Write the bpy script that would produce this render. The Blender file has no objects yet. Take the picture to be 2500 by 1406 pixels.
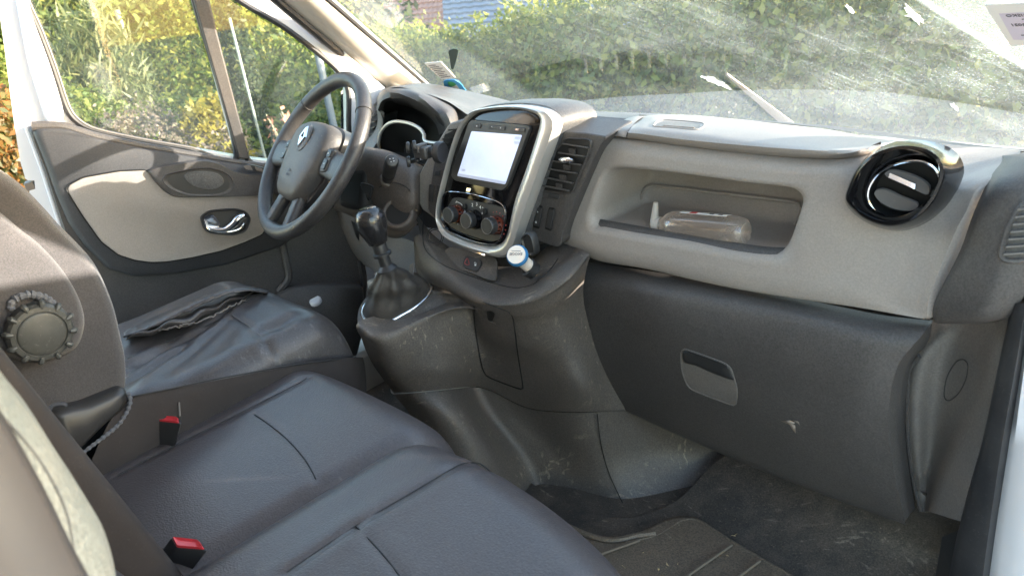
import bpy, bmesh, math, random
import numpy as np
from mathutils import Vector, Matrix

# ------------------------------------------------------------------ camera, world, sun, exposure
SC = bpy.context.scene
COL = SC.collection
CAM = np.array([1.07, -1.07, 1.04])
PC = np.array([1250.0, 703.0]); F = 1908.56
RX = np.array([0.705488, 0.18229293, -0.68487661])     # world X, Y, Z seen in camera axes (right, down, forward)
RY = np.array([0.69645229, -0.35735567, 0.62229505])
RZ = np.array([-0.13130455, -0.91600557, -0.37906847])
R3 = np.array([RX, RY, RZ])

cd = bpy.data.cameras.new('camera'); cam = bpy.data.objects.new('camera', cd); COL.objects.link(cam)
m = Matrix.Identity(4)
for i in range(3):
    m[i][0] = R3[i][0]; m[i][1] = -R3[i][1]; m[i][2] = -R3[i][2]; m[i][3] = CAM[i]
cam.matrix_world = m
cd.sensor_fit = 'HORIZONTAL'; cd.sensor_width = 36.0; cd.lens = 36.0 * F / 2500.0
cd.clip_start = 0.02; cd.clip_end = 400.0
cd.dof.use_dof = True; cd.dof.focus_distance = 1.5; cd.dof.aperture_fstop = 9.0
SC.camera = cam

SUN_AZ, SUN_EL = math.radians(52), math.radians(8.5)       # azimuth from +Y towards +X
SUND = Vector((math.sin(SUN_AZ)*math.cos(SUN_EL), math.cos(SUN_AZ)*math.cos(SUN_EL), math.sin(SUN_EL)))
world = bpy.data.worlds.new('World'); SC.world = world; world.use_nodes = True
wn = world.node_tree.nodes; wl = world.node_tree.links
bg = wn.get('Background') or wn.new('ShaderNodeBackground')
sky = wn.new('ShaderNodeTexSky'); sky.sky_type = 'NISHITA'; sky.sun_disc = False
sky.sun_elevation = SUN_EL; sky.sun_rotation = SUN_AZ
wl.new(sky.outputs[0], bg.inputs[0]); bg.inputs[1].default_value = 0.15
sl = bpy.data.lights.new('sun', 'SUN'); sl.energy = 2.5; sl.angle = math.radians(0.5); sl.color = (1.0, 0.92, 0.8)
so = bpy.data.objects.new('sun', sl); COL.objects.link(so)
so.rotation_euler = (-SUND).to_track_quat('-Z', 'Y').to_euler()
SC.view_settings.view_transform = 'Standard'; SC.view_settings.look = 'None'
SC.view_settings.gamma = 1.0; SC.view_settings.use_curve_mapping = False
SC.view_settings.exposure = 3.45
SC.render.engine = 'CYCLES'
SC.cycles.use_denoising = True
SC.cycles.max_bounces = 10; SC.cycles.diffuse_bounces = 5; SC.cycles.transparent_max_bounces = 24
SC.cycles.sample_clamp_indirect = 6.0
random.seed(7); RNG = np.random.default_rng(7)

# ------------------------------------------------------------------ survey helpers: a pixel of the photograph on a known plane
def ray(px, py):
    d = R3 @ np.array([px - PC[0], py - PC[1], F]); return d / np.linalg.norm(d)
def at(px, py, ax, v):
    d = ray(px, py); i = 'xyz'.index(ax); return CAM + d * ((v - CAM[i]) / d[i])
class Pl:
    def __init__(s, p, n):
        s.p = np.array(p, float); s.n = np.array(n, float); s.n /= np.linalg.norm(s.n)
    def on(s, q, off=0.0):
        d = ray(*q); t = ((s.p + s.n*off - CAM) @ s.n) / (d @ s.n); return CAM + d*t
    def pts(s, qs, off=0.0): return np.array([s.on(q, off) for q in qs])
def ZT(ox, oy, k):
    return lambda pts: [(ox + p[0]/k, oy + p[1]/k) for p in pts]
zA = ZT(0,0,3.057); zB = ZT(600,150,2.991); zC = ZT(900,220,2.812); zD = ZT(800,0,2.7778); zF = ZT(0,400,2.343)
zG = ZT(0,850,2.529); zH = ZT(1350,270,2.174); zI = ZT(850,500,2.812); zJ = ZT(1200,850,1.923); zK = ZT(2000,300,1.272)
zL = ZT(400,850,2.273); zM = ZT(100,650,2.812); zN = ZT(1540,470,7.8125); zO = ZT(1080,440,5.408)

# ------------------------------------------------------------------ geometry helpers
def cr(P, n, closed=False):
    """n points evenly spaced along a Catmull-Rom curve through P"""
    P = np.asarray(P, float); k = len(P)
    segs = k if closed else k-1; out = []
    for i in range(segs):
        if closed: p0,p1,p2,p3 = P[(i-1)%k],P[i],P[(i+1)%k],P[(i+2)%k]
        else:
            p1,p2 = P[i],P[i+1]
            p0 = P[i-1] if i>0 else 2*p1-p2
            p3 = P[i+2] if i+2<k else 2*p2-p1
        t = np.linspace(0,1,24,endpoint=False)[:,None]
        # centripetal-like damping of the tangents keeps corners from overshooting
        d = np.linalg.norm(p2-p1)+1e-9
        m1 = (p2-p0)*0.5; m2 = (p3-p1)*0.5
        a1 = np.linalg.norm(m1)+1e-9; a2 = np.linalg.norm(m2)+1e-9
        m1 = m1*min(1,1.1*d/a1); m2 = m2*min(1,1.1*d/a2)
        h = (2*t**3-3*t**2+1)*p1+(t**3-2*t**2+t)*m1+(-2*t**3+3*t**2)*p2+(t**3-t**2)*m2
        out.append(h)
    out.append(P[:1] if closed else P[-1:])
    Q = np.concatenate(out)
    s = np.concatenate([[0],np.cumsum(np.linalg.norm(np.diff(Q,axis=0),axis=1))])
    ts = np.linspace(0,s[-1],n+1)[:-1] if closed else np.linspace(0,s[-1],n)
    return np.stack([np.interp(ts,s,Q[:,c]) for c in range(Q.shape[1])],1)
def rnd(P, r, seg=6):
    """closed polygon with its corners rounded by radius r"""
    P = np.asarray(P,float); k=len(P); out=[]
    for i in range(k):
        a,b,c = P[i-1],P[i],P[(i+1)%k]
        la=np.linalg.norm(a-b); lc=np.linalg.norm(c-b)
        q=b+(a-b)*min(r,la*.48)/la; s=b+(c-b)*min(r,lc*.48)/lc
        for t in np.linspace(0,1,seg): out.append((1-t)**2*q+2*t*(1-t)*b+t*t*s)
    return np.array(out)
class MB:
    def __init__(s): s.v=[]; s.f=[]
    def add(s, V, Fc):
        o=len(s.v); s.v.extend([tuple(map(float,p)) for p in V]); s.f.extend([tuple(i+o for i in f) for f in Fc]); return s
    def grid(s, G, cu=False, cv=False):
        G=np.asarray(G); a,b=G.shape[:2]; Fc=[]
        for i in range(a if cu else a-1):
            for j in range(b if cv else b-1):
                i2=(i+1)%a; j2=(j+1)%b
                Fc.append((i*b+j,i*b+j2,i2*b+j2,i2*b+j))
        return s.add(G.reshape(-1,3),Fc)
    def loft(s, loops, cap0=False, cap1=False, closed=True):
        G=np.asarray(loops); a,b=G.shape[:2]; o=len(s.v); s.grid(G,False,closed)
        if cap0: s.f.append(tuple(o+j for j in range(b))[::-1])
        if cap1: s.f.append(tuple(o+(a-1)*b+j for j in range(b)))
        return s
    def box(s, c, ux, uy, uz):
        c,ux,uy,uz=[np.asarray(q,float) for q in (c,ux,uy,uz)]
        V=[c+a*ux+b*uy+d*uz for a in(-1,1) for b in(-1,1) for d in(-1,1)]
        return s.add(V,[(0,1,3,2),(4,6,7,5),(0,4,5,1),(2,3,7,6),(0,2,6,4),(1,5,7,3)])
    def tube(s, P, r, k=10, closed=False, caps=True, flat=None):
        P=np.asarray(P,float); n=len(P); r=np.broadcast_to(r,(n,))
        T=np.gradient(P,axis=0)
        if closed: T=np.roll(P,-1,0)-np.roll(P,1,0)
        T/=np.linalg.norm(T,axis=1)[:,None]+1e-12
        up=np.array([0,0,1.]) if abs(T[0][2])<.9 else np.array([1.,0,0])
        loops=[]; u=np.cross(T[0],up); u/=np.linalg.norm(u)
        for i in range(n):
            u=u-T[i]*(u@T[i]); u/=np.linalg.norm(u)+1e-12; w=np.cross(T[i],u)
            a=np.linspace(0,2*np.pi,k,endpoint=False)
            loops.append(P[i]+r[i]*(np.outer(np.cos(a),u)+np.outer(np.sin(a),w)))
        if closed: return s.grid(loops,True,True)
        return s.loft(loops,caps,caps)
    def lathe(s, o, ax, prof, k=28, su=1.0, sv=1.0, up=(0,0,1)):
        o=np.asarray(o,float); ax=np.array(ax,float); ax=ax/np.linalg.norm(ax)
        up=np.array(up,float); up=up-ax*(up@ax)
        if np.linalg.norm(up)<1e-3: up=np.array([1.,0,0])-ax*ax[0]
        up=up/np.linalg.norm(up); w=np.cross(ax,up); a=np.linspace(0,2*np.pi,k,endpoint=False)
        loops=[o+ax*h+max(r,1e-5)*(su*np.outer(np.cos(a),up)+sv*np.outer(np.sin(a),w)) for r,h in prof]
        return s.loft(loops,True,True)
    def build(s, name, mat, parent=None, sharp=35, bevel=0, bseg=2, subsurf=0, solid=0, soff=-1, label=None, kind=None):
        me=bpy.data.meshes.new(name); me.from_pydata(s.v,[],s.f); me.validate(); me.update()
        bm=bmesh.new(); bm.from_mesh(me); bmesh.ops.recalc_face_normals(bm,faces=bm.faces); bm.to_mesh(me); bm.free()
        me.polygons.foreach_set('use_smooth',[True]*len(me.polygons))
        if sharp<180: me.set_sharp_from_angle(angle=math.radians(sharp))
        return link(name,me,mat,parent,bevel,bseg,subsurf,solid,soff,label,kind)
def link(name, me, mat, parent=None, bevel=0, bseg=2, subsurf=0, solid=0, soff=-1, label=None, kind=None):
    if mat: me.materials.append(mat)
    o=bpy.data.objects.new(name,me); COL.objects.link(o)
    if parent is not None:
        o.parent=parent
        if parent.type=='EMPTY': o.matrix_parent_inverse=Matrix.Translation(-Vector(parent.location))
    if solid:
        md=o.modifiers.new('solid','SOLIDIFY'); md.thickness=solid; md.offset=soff
    if bevel:
        md=o.modifiers.new('bevel','BEVEL'); md.width=bevel; md.segments=bseg; md.limit_method='ANGLE'; md.angle_limit=math.radians(40)
        md.harden_normals=False
    if subsurf:
        md=o.modifiers.new('sub','SUBSURF'); md.levels=subsurf; md.render_levels=subsurf
    if label: o['label']=label
    if kind: o['kind']=kind
    return o
def thing(name, label, cat, loc, group=None):
    o=bpy.data.objects.new(name,None); COL.objects.link(o); o.location=loc; o.empty_display_size=.05
    o['label']=label; o['category']=cat
    if group: o['group']=group
    return o
def tag(o, label, cat, group=None):
    o['label']=label; o['category']=cat
    if group: o['group']=group
    return o
def patch(rows, nu, nv):
    """smooth grid through rows of 3-D control points"""
    G=[cr(r,nv) for r in rows]; G=np.array(G)
    return np.stack([cr(G[:,j],nu) for j in range(nv)],1)
def ypatch(rows, nu, nv):
    return patch([[at(p[0],p[1],'y',p[2]) for p in r] for r in rows],nu,nv)
def zpatch(rows, nu, nv):
    return patch([[at(p[0],p[1],'z',p[2]) for p in r] for r in rows],nu,nv)
def slab(pts, depth, name, mat, parent, bevel=0.002, sharp=35, **k):
    """outline in 3-D extruded by the vector depth"""
    pts=np.asarray(pts); mb=MB(); mb.loft([pts, pts+np.asarray(depth)],True,True)
    return mb.build(name,mat,parent,sharp=sharp,bevel=bevel,**k)
def holed(outer, holes, depth, name, mat, parent, bevel=0, **k):
    """flat plate with openings, extruded by depth"""
    bm=bmesh.new(); edges=[]
    for lp in [outer]+holes:
        vs=[bm.verts.new(tuple(p)) for p in lp]
        edges+=[bm.edges.new((vs[i],vs[(i+1)%len(vs)])) for i in range(len(vs))]
    n=np.cross(np.array(outer[len(outer)//3])-outer[0],np.array(outer[2*len(outer)//3])-outer[0])
    bmesh.ops.triangle_fill(bm,edges=edges,use_beauty=True,use_dissolve=False,normal=Vector(n).normalized())
    r=bmesh.ops.extrude_face_region(bm,geom=bm.faces[:])
    bmesh.ops.translate(bm,vec=Vector(depth),verts=[e for e in r['geom'] if isinstance(e,bmesh.types.BMVert)])
    bmesh.ops.recalc_face_normals(bm,faces=bm.faces)
    me=bpy.data.meshes.new(name); bm.to_mesh(me); bm.free()
    me.polygons.foreach_set('use_smooth',[True]*len(me.polygons)); me.set_sharp_from_angle(angle=math.radians(30))
    return link(name,me,mat,parent,bevel=bevel,**k)
def text(s, pos, right, up, size, mat, parent, name='lettering', th=0.0003, mirror=False):
    cu=bpy.data.curves.new('t','FONT'); cu.body=s; cu.size=size; cu.align_x='CENTER'; cu.align_y='CENTER'; cu.extrude=th; cu.resolution_u=2
    o=bpy.data.objects.new('t',cu); COL.objects.link(o)
    me=bpy.data.meshes.new_from_object(o); bpy.data.objects.remove(o); bpy.data.curves.remove(cu)
    r=Vector(right).normalized(); u=Vector(up); u=(u-r*u.dot(r)).normalized(); n=r.cross(u)
    if mirror: r=-r
    M=Matrix(((r.x,u.x,n.x,pos[0]),(r.y,u.y,n.y,pos[1]),(r.z,u.z,n.z,pos[2]),(0,0,0,1)))
    me.transform(M); me.name=name; me.materials.clear()
    return link(name,me,mat,parent)

def on_grid(G,q,off=.002):
    """point of a built grid surface lying under a pixel (nearest cell, barycentric)"""
    G=np.asarray(G); d=ray(*q); best=None
    a=G[:-1,:-1].reshape(-1,3); b=G[1:,:-1].reshape(-1,3); c=G[:-1,1:].reshape(-1,3); e=G[1:,1:].reshape(-1,3)
    for p0,p1,p2 in ((a,b,c),(e,c,b)):
        e1=p1-p0; e2=p2-p0; h=np.cross(np.broadcast_to(d,e2.shape),e2); dt=(e1*h).sum(1); dt=np.where(abs(dt)<1e-14,1e-14,dt)
        s=CAM-p0; u=(s*h).sum(1)/dt; qv=np.cross(s,e1); v=(qv@d)/dt; t=(e2*qv).sum(1)/dt
        ok=(u>=-.02)&(v>=-.02)&(u+v<=1.02)&(t>0)
        if ok.any():
            tm=t[ok].min()
            if best is None or tm<best: best=tm
    if best is None:
        cen=G.reshape(-1,3); k=np.argmax(((cen-CAM)/np.linalg.norm(cen-CAM,axis=1)[:,None])@d); best=np.linalg.norm(cen[k]-CAM)
    return CAM+d*(best-off)
# ------------------------------------------------------------------ materials
def mat(name, col, rough=.5, metal=0., bump=0., bscale=600., dust=0., dcol=(.32,.27,.22), dscale=6., scratch=0., scol=(.4,.35,.3),
        coat=0., var=0., grain=0., gscale=330., spec=.5, emit=None, sheen=0., bmix='noise', trans=0., alpha=1., weave=0):
    M=bpy.data.materials.new(name); M.use_nodes=True; n=M.node_tree.nodes; l=M.node_tree.links
    b=n['Principled BSDF']; b.inputs['Base Color'].default_value=(*col,1); b.inputs['Roughness'].default_value=rough
    b.inputs['Metallic'].default_value=metal; b.inputs['Coat Weight'].default_value=coat; b.inputs['Coat Roughness'].default_value=.06
    b.inputs['Specular IOR Level'].default_value=spec; b.inputs['Sheen Weight'].default_value=sheen
    b.inputs['Transmission Weight'].default_value=trans; b.inputs['Alpha'].default_value=alpha
    if emit: b.inputs['Emission Color'].default_value=(*emit[:3],1); b.inputs['Emission Strength'].default_value=emit[3]
    tc=n.new('ShaderNodeTexCoord'); src=None
    def noise(sc,det=4,ro=.6,vec=None,dist=0):
        t=n.new('ShaderNodeTexNoise'); t.inputs['Scale'].default_value=sc; t.inputs['Detail'].default_value=det; t.inputs['Roughness'].default_value=ro
        t.inputs['Distortion'].default_value=dist
        l.new(vec or tc.outputs['Object'],t.inputs['Vector']); return t.outputs[0]
    def ramp(v,a,bb):
        r=n.new('ShaderNodeMapRange'); r.inputs[1].default_value=a; r.inputs[2].default_value=bb; l.new(v,r.inputs[0]); return r.outputs[0]
    def mul(a,k):
        x=n.new('ShaderNodeMath'); x.operation='MULTIPLY'; l.new(a,x.inputs[0])
        if isinstance(k,float): x.inputs[1].default_value=k
        else: l.new(k,x.inputs[1])
        return x.outputs[0]
    def mixc(fac,a,bcol):
        x=n.new('ShaderNodeMix'); x.data_type='RGBA'; l.new(fac,x.inputs[0])
        if a is None: x.inputs[6].default_value=(*col,1)
        else: l.new(a,x.inputs[6])
        x.inputs[7].default_value=(*bcol,1); return x.outputs[2]
    if var:
        src=mixc(mul(ramp(noise(14,5),.35,.7),float(var)),src,tuple(min(1,c*1.9+.01) for c in col))
    if dust:
        f=mul(ramp(noise(dscale,7,.68),.42,.78),float(dust)); src=mixc(f,src,dcol)
        f=mul(ramp(noise(220,3,.7),.60,.72),float(min(1,dust*1.2))); src=mixc(f,src,dcol)
        rr=n.new('ShaderNodeMapRange'); rr.inputs[3].default_value=rough; rr.inputs[4].default_value=min(1,rough+.2); l.new(f,rr.inputs[0]); l.new(rr.outputs[0],b.inputs['Roughness'])
    if scratch:
        for k,(ro,sc) in enumerate((((.3,.9,.4),(16,130,60)),((-.4,.3,1.1),(120,18,70)))):
            m0=n.new('ShaderNodeMapping'); m0.inputs['Rotation'].default_value=ro; l.new(tc.outputs['Object'],m0.inputs[0])
            mp=n.new('ShaderNodeMapping'); mp.inputs['Scale'].default_value=sc; l.new(m0.outputs[0],mp.inputs[0])
            a=ramp(noise(1.0,2,.5,mp.outputs[0]),.62,.70); bq=ramp(noise(5+2*k,3,.6),.50,.62)
            src=mixc(mul(mul(a,bq),float(scratch)),src,scol)
    if grain:
        g=n.new('ShaderNodeMapRange'); g.inputs[1].default_value=.32; g.inputs[2].default_value=.68; g.inputs[3].default_value=1-grain; g.inputs[4].default_value=1+grain
        l.new(noise(gscale,2,.7),g.inputs[0]); x=n.new('ShaderNodeMix'); x.data_type='RGBA'; x.blend_type='MULTIPLY'; x.inputs[0].default_value=1; x.clamp_result=False
        if src is None: x.inputs[6].default_value=(*col,1)
        else: l.new(src,x.inputs[6])
        l.new(g.outputs[0],x.inputs[7]); src=x.outputs[2]
    if src is not None: l.new(src,b.inputs['Base Color'])
    if bump:
        if bmix=='leather':
            v=n.new('ShaderNodeTexVoronoi'); v.feature='SMOOTH_F1'; v.inputs['Scale'].default_value=bscale; l.new(tc.outputs['Object'],v.inputs['Vector']); h=v.outputs['Distance']
        else: h=noise(bscale,2)
        bp=n.new('ShaderNodeBump'); bp.inputs['Strength'].default_value=bump; bp.inputs['Distance'].default_value=.001
        l.new(h,bp.inputs['Height'])
        b2=n.new('ShaderNodeBump'); b2.inputs['Strength'].default_value=.08; b2.inputs['Distance'].default_value=.004
        l.new(noise(30,3),b2.inputs['Height']); l.new(bp.outputs[0],b2.inputs['Normal']); l.new(b2.outputs[0],b.inputs['Normal'])
    if weave:
        w1=n.new('ShaderNodeTexWave'); w1.inputs['Scale'].default_value=weave; w1.bands_direction='DIAGONAL'; l.new(tc.outputs['Object'],w1.inputs['Vector'])
        bp=n.new('ShaderNodeBump'); bp.inputs['Strength'].default_value=.5; bp.inputs['Distance'].default_value=.0015
        l.new(w1.outputs[1],bp.inputs['Height']); l.new(bp.outputs[0],b.inputs['Normal'])
    return M
PLA=mat('console plastic',(.082,.071,.063),.52,grain=.3,bump=.35,bscale=900,dust=.28,dcol=(.17,.135,.10),scratch=.55,scol=(.3,.25,.19))
PLD=mat('dark dash plastic',(.058,.053,.051),.5,grain=.28,bump=.35,bscale=900,dust=.16,dcol=(.16,.14,.13))
PLT=mat('dash top plastic',(.06,.06,.063),.5,grain=.35,bump=.5,bscale=500,bmix='leather',dust=.3,dcol=(.25,.24,.23))
PLK=mat('black plastic',(.024,.024,.025),.42,bump=.15,bscale=700,dust=.1,dcol=(.12,.11,.10))
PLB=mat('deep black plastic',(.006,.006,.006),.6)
GRY=mat('warm grey plastic',(.285,.255,.232),.5,grain=.09,bump=.3,bscale=800,dust=.15,dcol=(.5,.46,.4),dscale=9)
GRD=mat('mid grey plastic',(.125,.115,.107),.5,grain=.18,bump=.3,bscale=800,dust=.2)
SLV=mat('satin silver',(.60,.575,.54),.34,metal=.55,dust=.12,dcol=(.5,.45,.4))
GLS=mat('piano black',(.004,.004,.005),.10,coat=.25,spec=.25,dust=.05,dcol=(.2,.18,.16),dscale=20)
CHR=mat('chrome',(.78,.79,.81),.07,metal=1.)
LEA=mat('black leatherette',(.064,.056,.058),.36,grain=.16,gscale=280.,bump=.5,bscale=420,bmix='leather',dust=.10,dcol=(.15,.145,.14),scratch=.05,scol=(.4,.4,.4))
LEW=mat('worn leatherette',(.050,.046,.047),.36,grain=.25,bump=.3,bscale=420,bmix='leather',dust=.25,dcol=(.13,.125,.135),scratch=.07,scol=(.6,.6,.6))
LEL=mat('foreground leatherette',(.060,.066,.064),.45,grain=.25,bump=.6,bscale=380,bmix='leather',dust=.2)
FAB=mat('woven seat fabric',(.048,.044,.046),.85,grain=.35,gscale=420.,weave=900,sheen=.3,var=.2)
SKT=mat('skirt cloth and backrest shade',(.020,.016,.0155),.85,bump=.3,bscale=300,dust=.15,dcol=(.1,.085,.08))
WHI=mat('white van paint',(.70,.70,.73),.3,coat=.5,dust=.12,dcol=(.6,.55,.5))
BEI=mat('pillar trim',(.44,.41,.37),.55,bump=.2,bscale=600,dust=.1,dcol=(.5,.45,.4))
RUB=mat('rubber seal',(.02,.02,.022),.5,dust=.25,dcol=(.15,.14,.13))
MATF=mat('floor mat rubber',(.115,.090,.066),.6,grain=.4,bump=.5,bscale=260,dust=.75,dcol=(.17,.13,.095),dscale=4,scratch=.6,scol=(.30,.25,.18))
TOE=mat('toe board carpet',(.036,.032,.028),.75,grain=.4,bump=.4,bscale=300,dust=.65,dcol=(.16,.125,.095),scratch=.55,scol=(.26,.22,.17))
RED=mat('red buckle plastic',(.52,.035,.045),.35)
SCN=mat('display glass',(.34,.39,.56),.25,var=.1,dust=.75,dcol=(.30,.31,.37),dscale=22,emit=(.5,.58,.82,.10))  # pale blue base and faint glow stand in for sky light on dust
PRW=mat('white print',(.75,.75,.75),.5)
PRR=mat('red print',(.45,.06,.05),.5)
PRD=mat('dark print',(.12,.12,.14),.5)
AMB=mat('amber knob skirt',(.10,.022,.012),.12,coat=1.)
LIN=mat('seam thread',(.012,.012,.013),.7)
THR=mat('pale thread',(.15,.14,.135),.8)
ROP=mat('drawstring cord',(.10,.105,.12),.8,bump=.5,bscale=500)
USW=mat('white charger plastic',(.82,.74,.66),.35)
USB=mat('blue charger rim',(.03,.16,.34),.3)
PAP=mat('paper',(.82,.82,.80),.7)
PAL=mat('lilac paper',(.66,.62,.74),.7)
BLU=mat('blue sticker',(.07,.36,.72),.5)
GRN=mat('green print',(.08,.4,.16),.5)
def glass(name, tint, dust, speck, f0=.05, streak=False, edge=0., dc=(.52,.58,.58), tcol=(.44,.50,.50)):
    M=bpy.data.materials.new(name); M.use_nodes=True; n=M.node_tree.nodes; l=M.node_tree.links; n.clear()
    out=n.new('ShaderNodeOutputMaterial'); tr=n.new('ShaderNodeBsdfTransparent'); tr.inputs[0].default_value=(*tint,1)
    gl=n.new('ShaderNodeBsdfGlossy'); gl.inputs['Roughness'].default_value=.02
    lw=n.new('ShaderNodeLayerWeight'); lw.inputs[0].default_value=.5
    pw=n.new('ShaderNodeMath'); pw.operation='POWER'; l.new(lw.outputs['Facing'],pw.inputs[0]); pw.inputs[1].default_value=5.0
    fr=n.new('ShaderNodeMapRange'); fr.inputs[3].default_value=f0; fr.inputs[4].default_value=1.0; l.new(pw.outputs[0],fr.inputs[0])
    mx=n.new('ShaderNodeMixShader'); l.new(fr.outputs[0],mx.inputs[0]); l.new(tr.outputs[0],mx.inputs[1]); l.new(gl.outputs[0],mx.inputs[2])
    df=n.new('ShaderNodeBsdfDiffuse'); df.inputs[0].default_value=(*dc,1)
    tl=n.new('ShaderNodeBsdfTranslucent'); tl.inputs[0].default_value=(*tcol,1)
    dm=n.new('ShaderNodeMixShader'); dm.inputs[0].default_value=.6; l.new(df.outputs[0],dm.inputs[1]); l.new(tl.outputs[0],dm.inputs[2])
    tc=n.new('ShaderNodeTexCoord')
    def noise(sc,det,ro,vec):
        t=n.new('ShaderNodeTexNoise'); t.inputs['Scale'].default_value=sc; t.inputs['Detail'].default_value=det; t.inputs['Roughness'].default_value=ro; l.new(vec,t.inputs['Vector']); return t.outputs[0]
    def rg(v,a,b,c=0,d=1):
        r=n.new('ShaderNodeMapRange'); r.inputs[1].default_value=a; r.inputs[2].default_value=b; r.inputs[3].default_value=c; r.inputs[4].default_value=d; l.new(v,r.inputs[0]); return r.outputs[0]
    def op(o,a,b):
        x=n.new('ShaderNodeMath'); x.operation=o; x.use_clamp=True
        for i,q in enumerate((a,b)):
            if isinstance(q,(int,float)): x.inputs[i].default_value=q
            else: l.new(q,x.inputs[i])
        return x.outputs[0]
    ob=tc.outputs['Object']
    sp=rg(noise(260,2,.7,ob),.56,.72,0,speck)
    pa=rg(noise(5,5,.6,ob),.35,.75,.2,1.0)
    v=op('ADD',op('MULTIPLY',sp,pa),op('MULTIPLY',pa,dust))
    if edge:
        le=n.new('ShaderNodeMath'); le.operation='POWER'; l.new(lw.outputs['Facing'],le.inputs[0]); le.inputs[1].default_value=3.0; v=op('ADD',v,op('MULTIPLY',le.outputs[0],edge))
    if streak:
        m0=n.new('ShaderNodeMapping'); m0.inputs['Rotation'].default_value=(0,0,math.radians(-47)); l.new(ob,m0.inputs[0])
        mp=n.new('ShaderNodeMapping'); mp.inputs['Scale'].default_value=(7,95,9); l.new(m0.outputs[0],mp.inputs[0])
        st=rg(noise(1,4,.7,mp.outputs[0]),.52,.75,0,.38)
        sx=n.new('ShaderNodeSeparateXYZ'); l.new(ob,sx.inputs[0])
        side=rg(sx.outputs[0],-.35,.7,.25,1.)
        v=op('MULTIPLY',op('ADD',v,op('MULTIPLY',st,pa)),side)
        # unwiped corner beyond the right wiper's sweep, and a paler band along its edge
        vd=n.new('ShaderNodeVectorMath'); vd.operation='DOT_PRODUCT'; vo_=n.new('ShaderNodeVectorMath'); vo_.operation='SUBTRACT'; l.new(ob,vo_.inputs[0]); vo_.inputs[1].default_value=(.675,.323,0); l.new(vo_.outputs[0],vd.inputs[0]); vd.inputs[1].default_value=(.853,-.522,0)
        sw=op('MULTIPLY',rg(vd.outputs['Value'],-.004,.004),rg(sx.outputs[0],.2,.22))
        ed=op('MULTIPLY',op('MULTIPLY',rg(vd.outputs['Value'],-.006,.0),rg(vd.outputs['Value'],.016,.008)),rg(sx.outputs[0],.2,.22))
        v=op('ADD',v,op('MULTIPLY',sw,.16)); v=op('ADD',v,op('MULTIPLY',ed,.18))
        l2=op('MULTIPLY',rg(sx.outputs[0],-.5,-.56),.10); v=op('ADD',v,l2)  # paler band by the left pillar stands in for a reflection
    dmx=n.new('ShaderNodeMixShader'); l.new(v,dmx.inputs[0]); l.new(mx.outputs[0],dmx.inputs[1]); l.new(dm.outputs[0],dmx.inputs[2])
    l.new(dmx.outputs[0],out.inputs[0]); return M
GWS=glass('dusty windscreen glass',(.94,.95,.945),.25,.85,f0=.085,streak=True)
GSD=glass('side window glass',(.90,.93,.915),.03,.12)
GPL=glass('clear bottle plastic',(.98,.95,.92),.42,.2,f0=.10,edge=.8,dc=(.86,.78,.70),tcol=(.86,.78,.70))  # whitish tone and paler rims stand in for highlights on clear plastic
def leafmat(name, c1, c2, c3):
    M=bpy.data.materials.new(name); M.use_nodes=True; n=M.node_tree.nodes; l=M.node_tree.links
    b=n['Principled BSDF']; b.inputs['Roughness'].default_value=.5
    g=n.new('ShaderNodeNewGeometry'); r=n.new('ShaderNodeValToRGB'); l.new(g.outputs['Random Per Island'],r.inputs[0])
    e=r.color_ramp.elements; e[0].color=(*c1,1); e[1].color=(*c3,1); e[1].position=1; x=e.new(.55); x.color=(*c2,1)
    l.new(r.outputs[0],b.inputs['Base Color'])
    t=n.new('ShaderNodeBsdfTranslucent'); l.new(r.outputs[0],t.inputs[0]); mx=n.new('ShaderNodeMixShader'); mx.inputs[0].default_value=.52
    out=n['Material Output']; l.new(b.outputs[0],mx.inputs[1]); l.new(t.outputs[0],mx.inputs[2]); l.new(mx.outputs[0],out.inputs[0]); return M
LF_H=leafmat('hedge leaves',(.07,.115,.022),(.20,.25,.04),(.43,.39,.08))
LF_Y=leafmat('yellow green leaves',(.09,.14,.03),(.17,.21,.05),(.25,.25,.06))
LF_R=leafmat('reed leaves',(.10,.13,.05),(.18,.20,.08),(.28,.27,.12))
LF_P=leafmat('heather leaves',(.12,.11,.06),(.22,.17,.13),(.30,.23,.20))
LF_D=leafmat('dark tree leaves',(.025,.045,.02),(.05,.075,.03),(.12,.13,.04))
LF_G=leafmat('golden leaves',(.18,.16,.03),(.30,.25,.04),(.38,.31,.06))
LF_O=leafmat('rusty leaves',(.06,.08,.02),(.18,.11,.03),(.30,.12,.03))
BRK=mat('bark',(.09,.07,.05),.9,bump=.6,bscale=60,var=.4)
TIL=mat('red roof tile',(.36,.17,.12),.8,var=.4,dust=.3,dcol=(.3,.22,.18),dscale=3)
TIG=mat('grey roof tile',(.17,.19,.23),.7,var=.3,dust=.2,dscale=3)
PLS=mat('house render',(.6,.57,.52),.9,var=.1)
GRD_G=mat('gravel ground',(.20,.185,.165),.95,bump=.8,bscale=40,dust=.4,dcol=(.3,.27,.23),dscale=2)
CON=mat('concrete paving',(.42,.39,.35),.9,bump=.3,bscale=30,var=.2)
POL=mat('galvanised pole',(.26,.27,.29),.5,metal=.3,var=.2)
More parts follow.
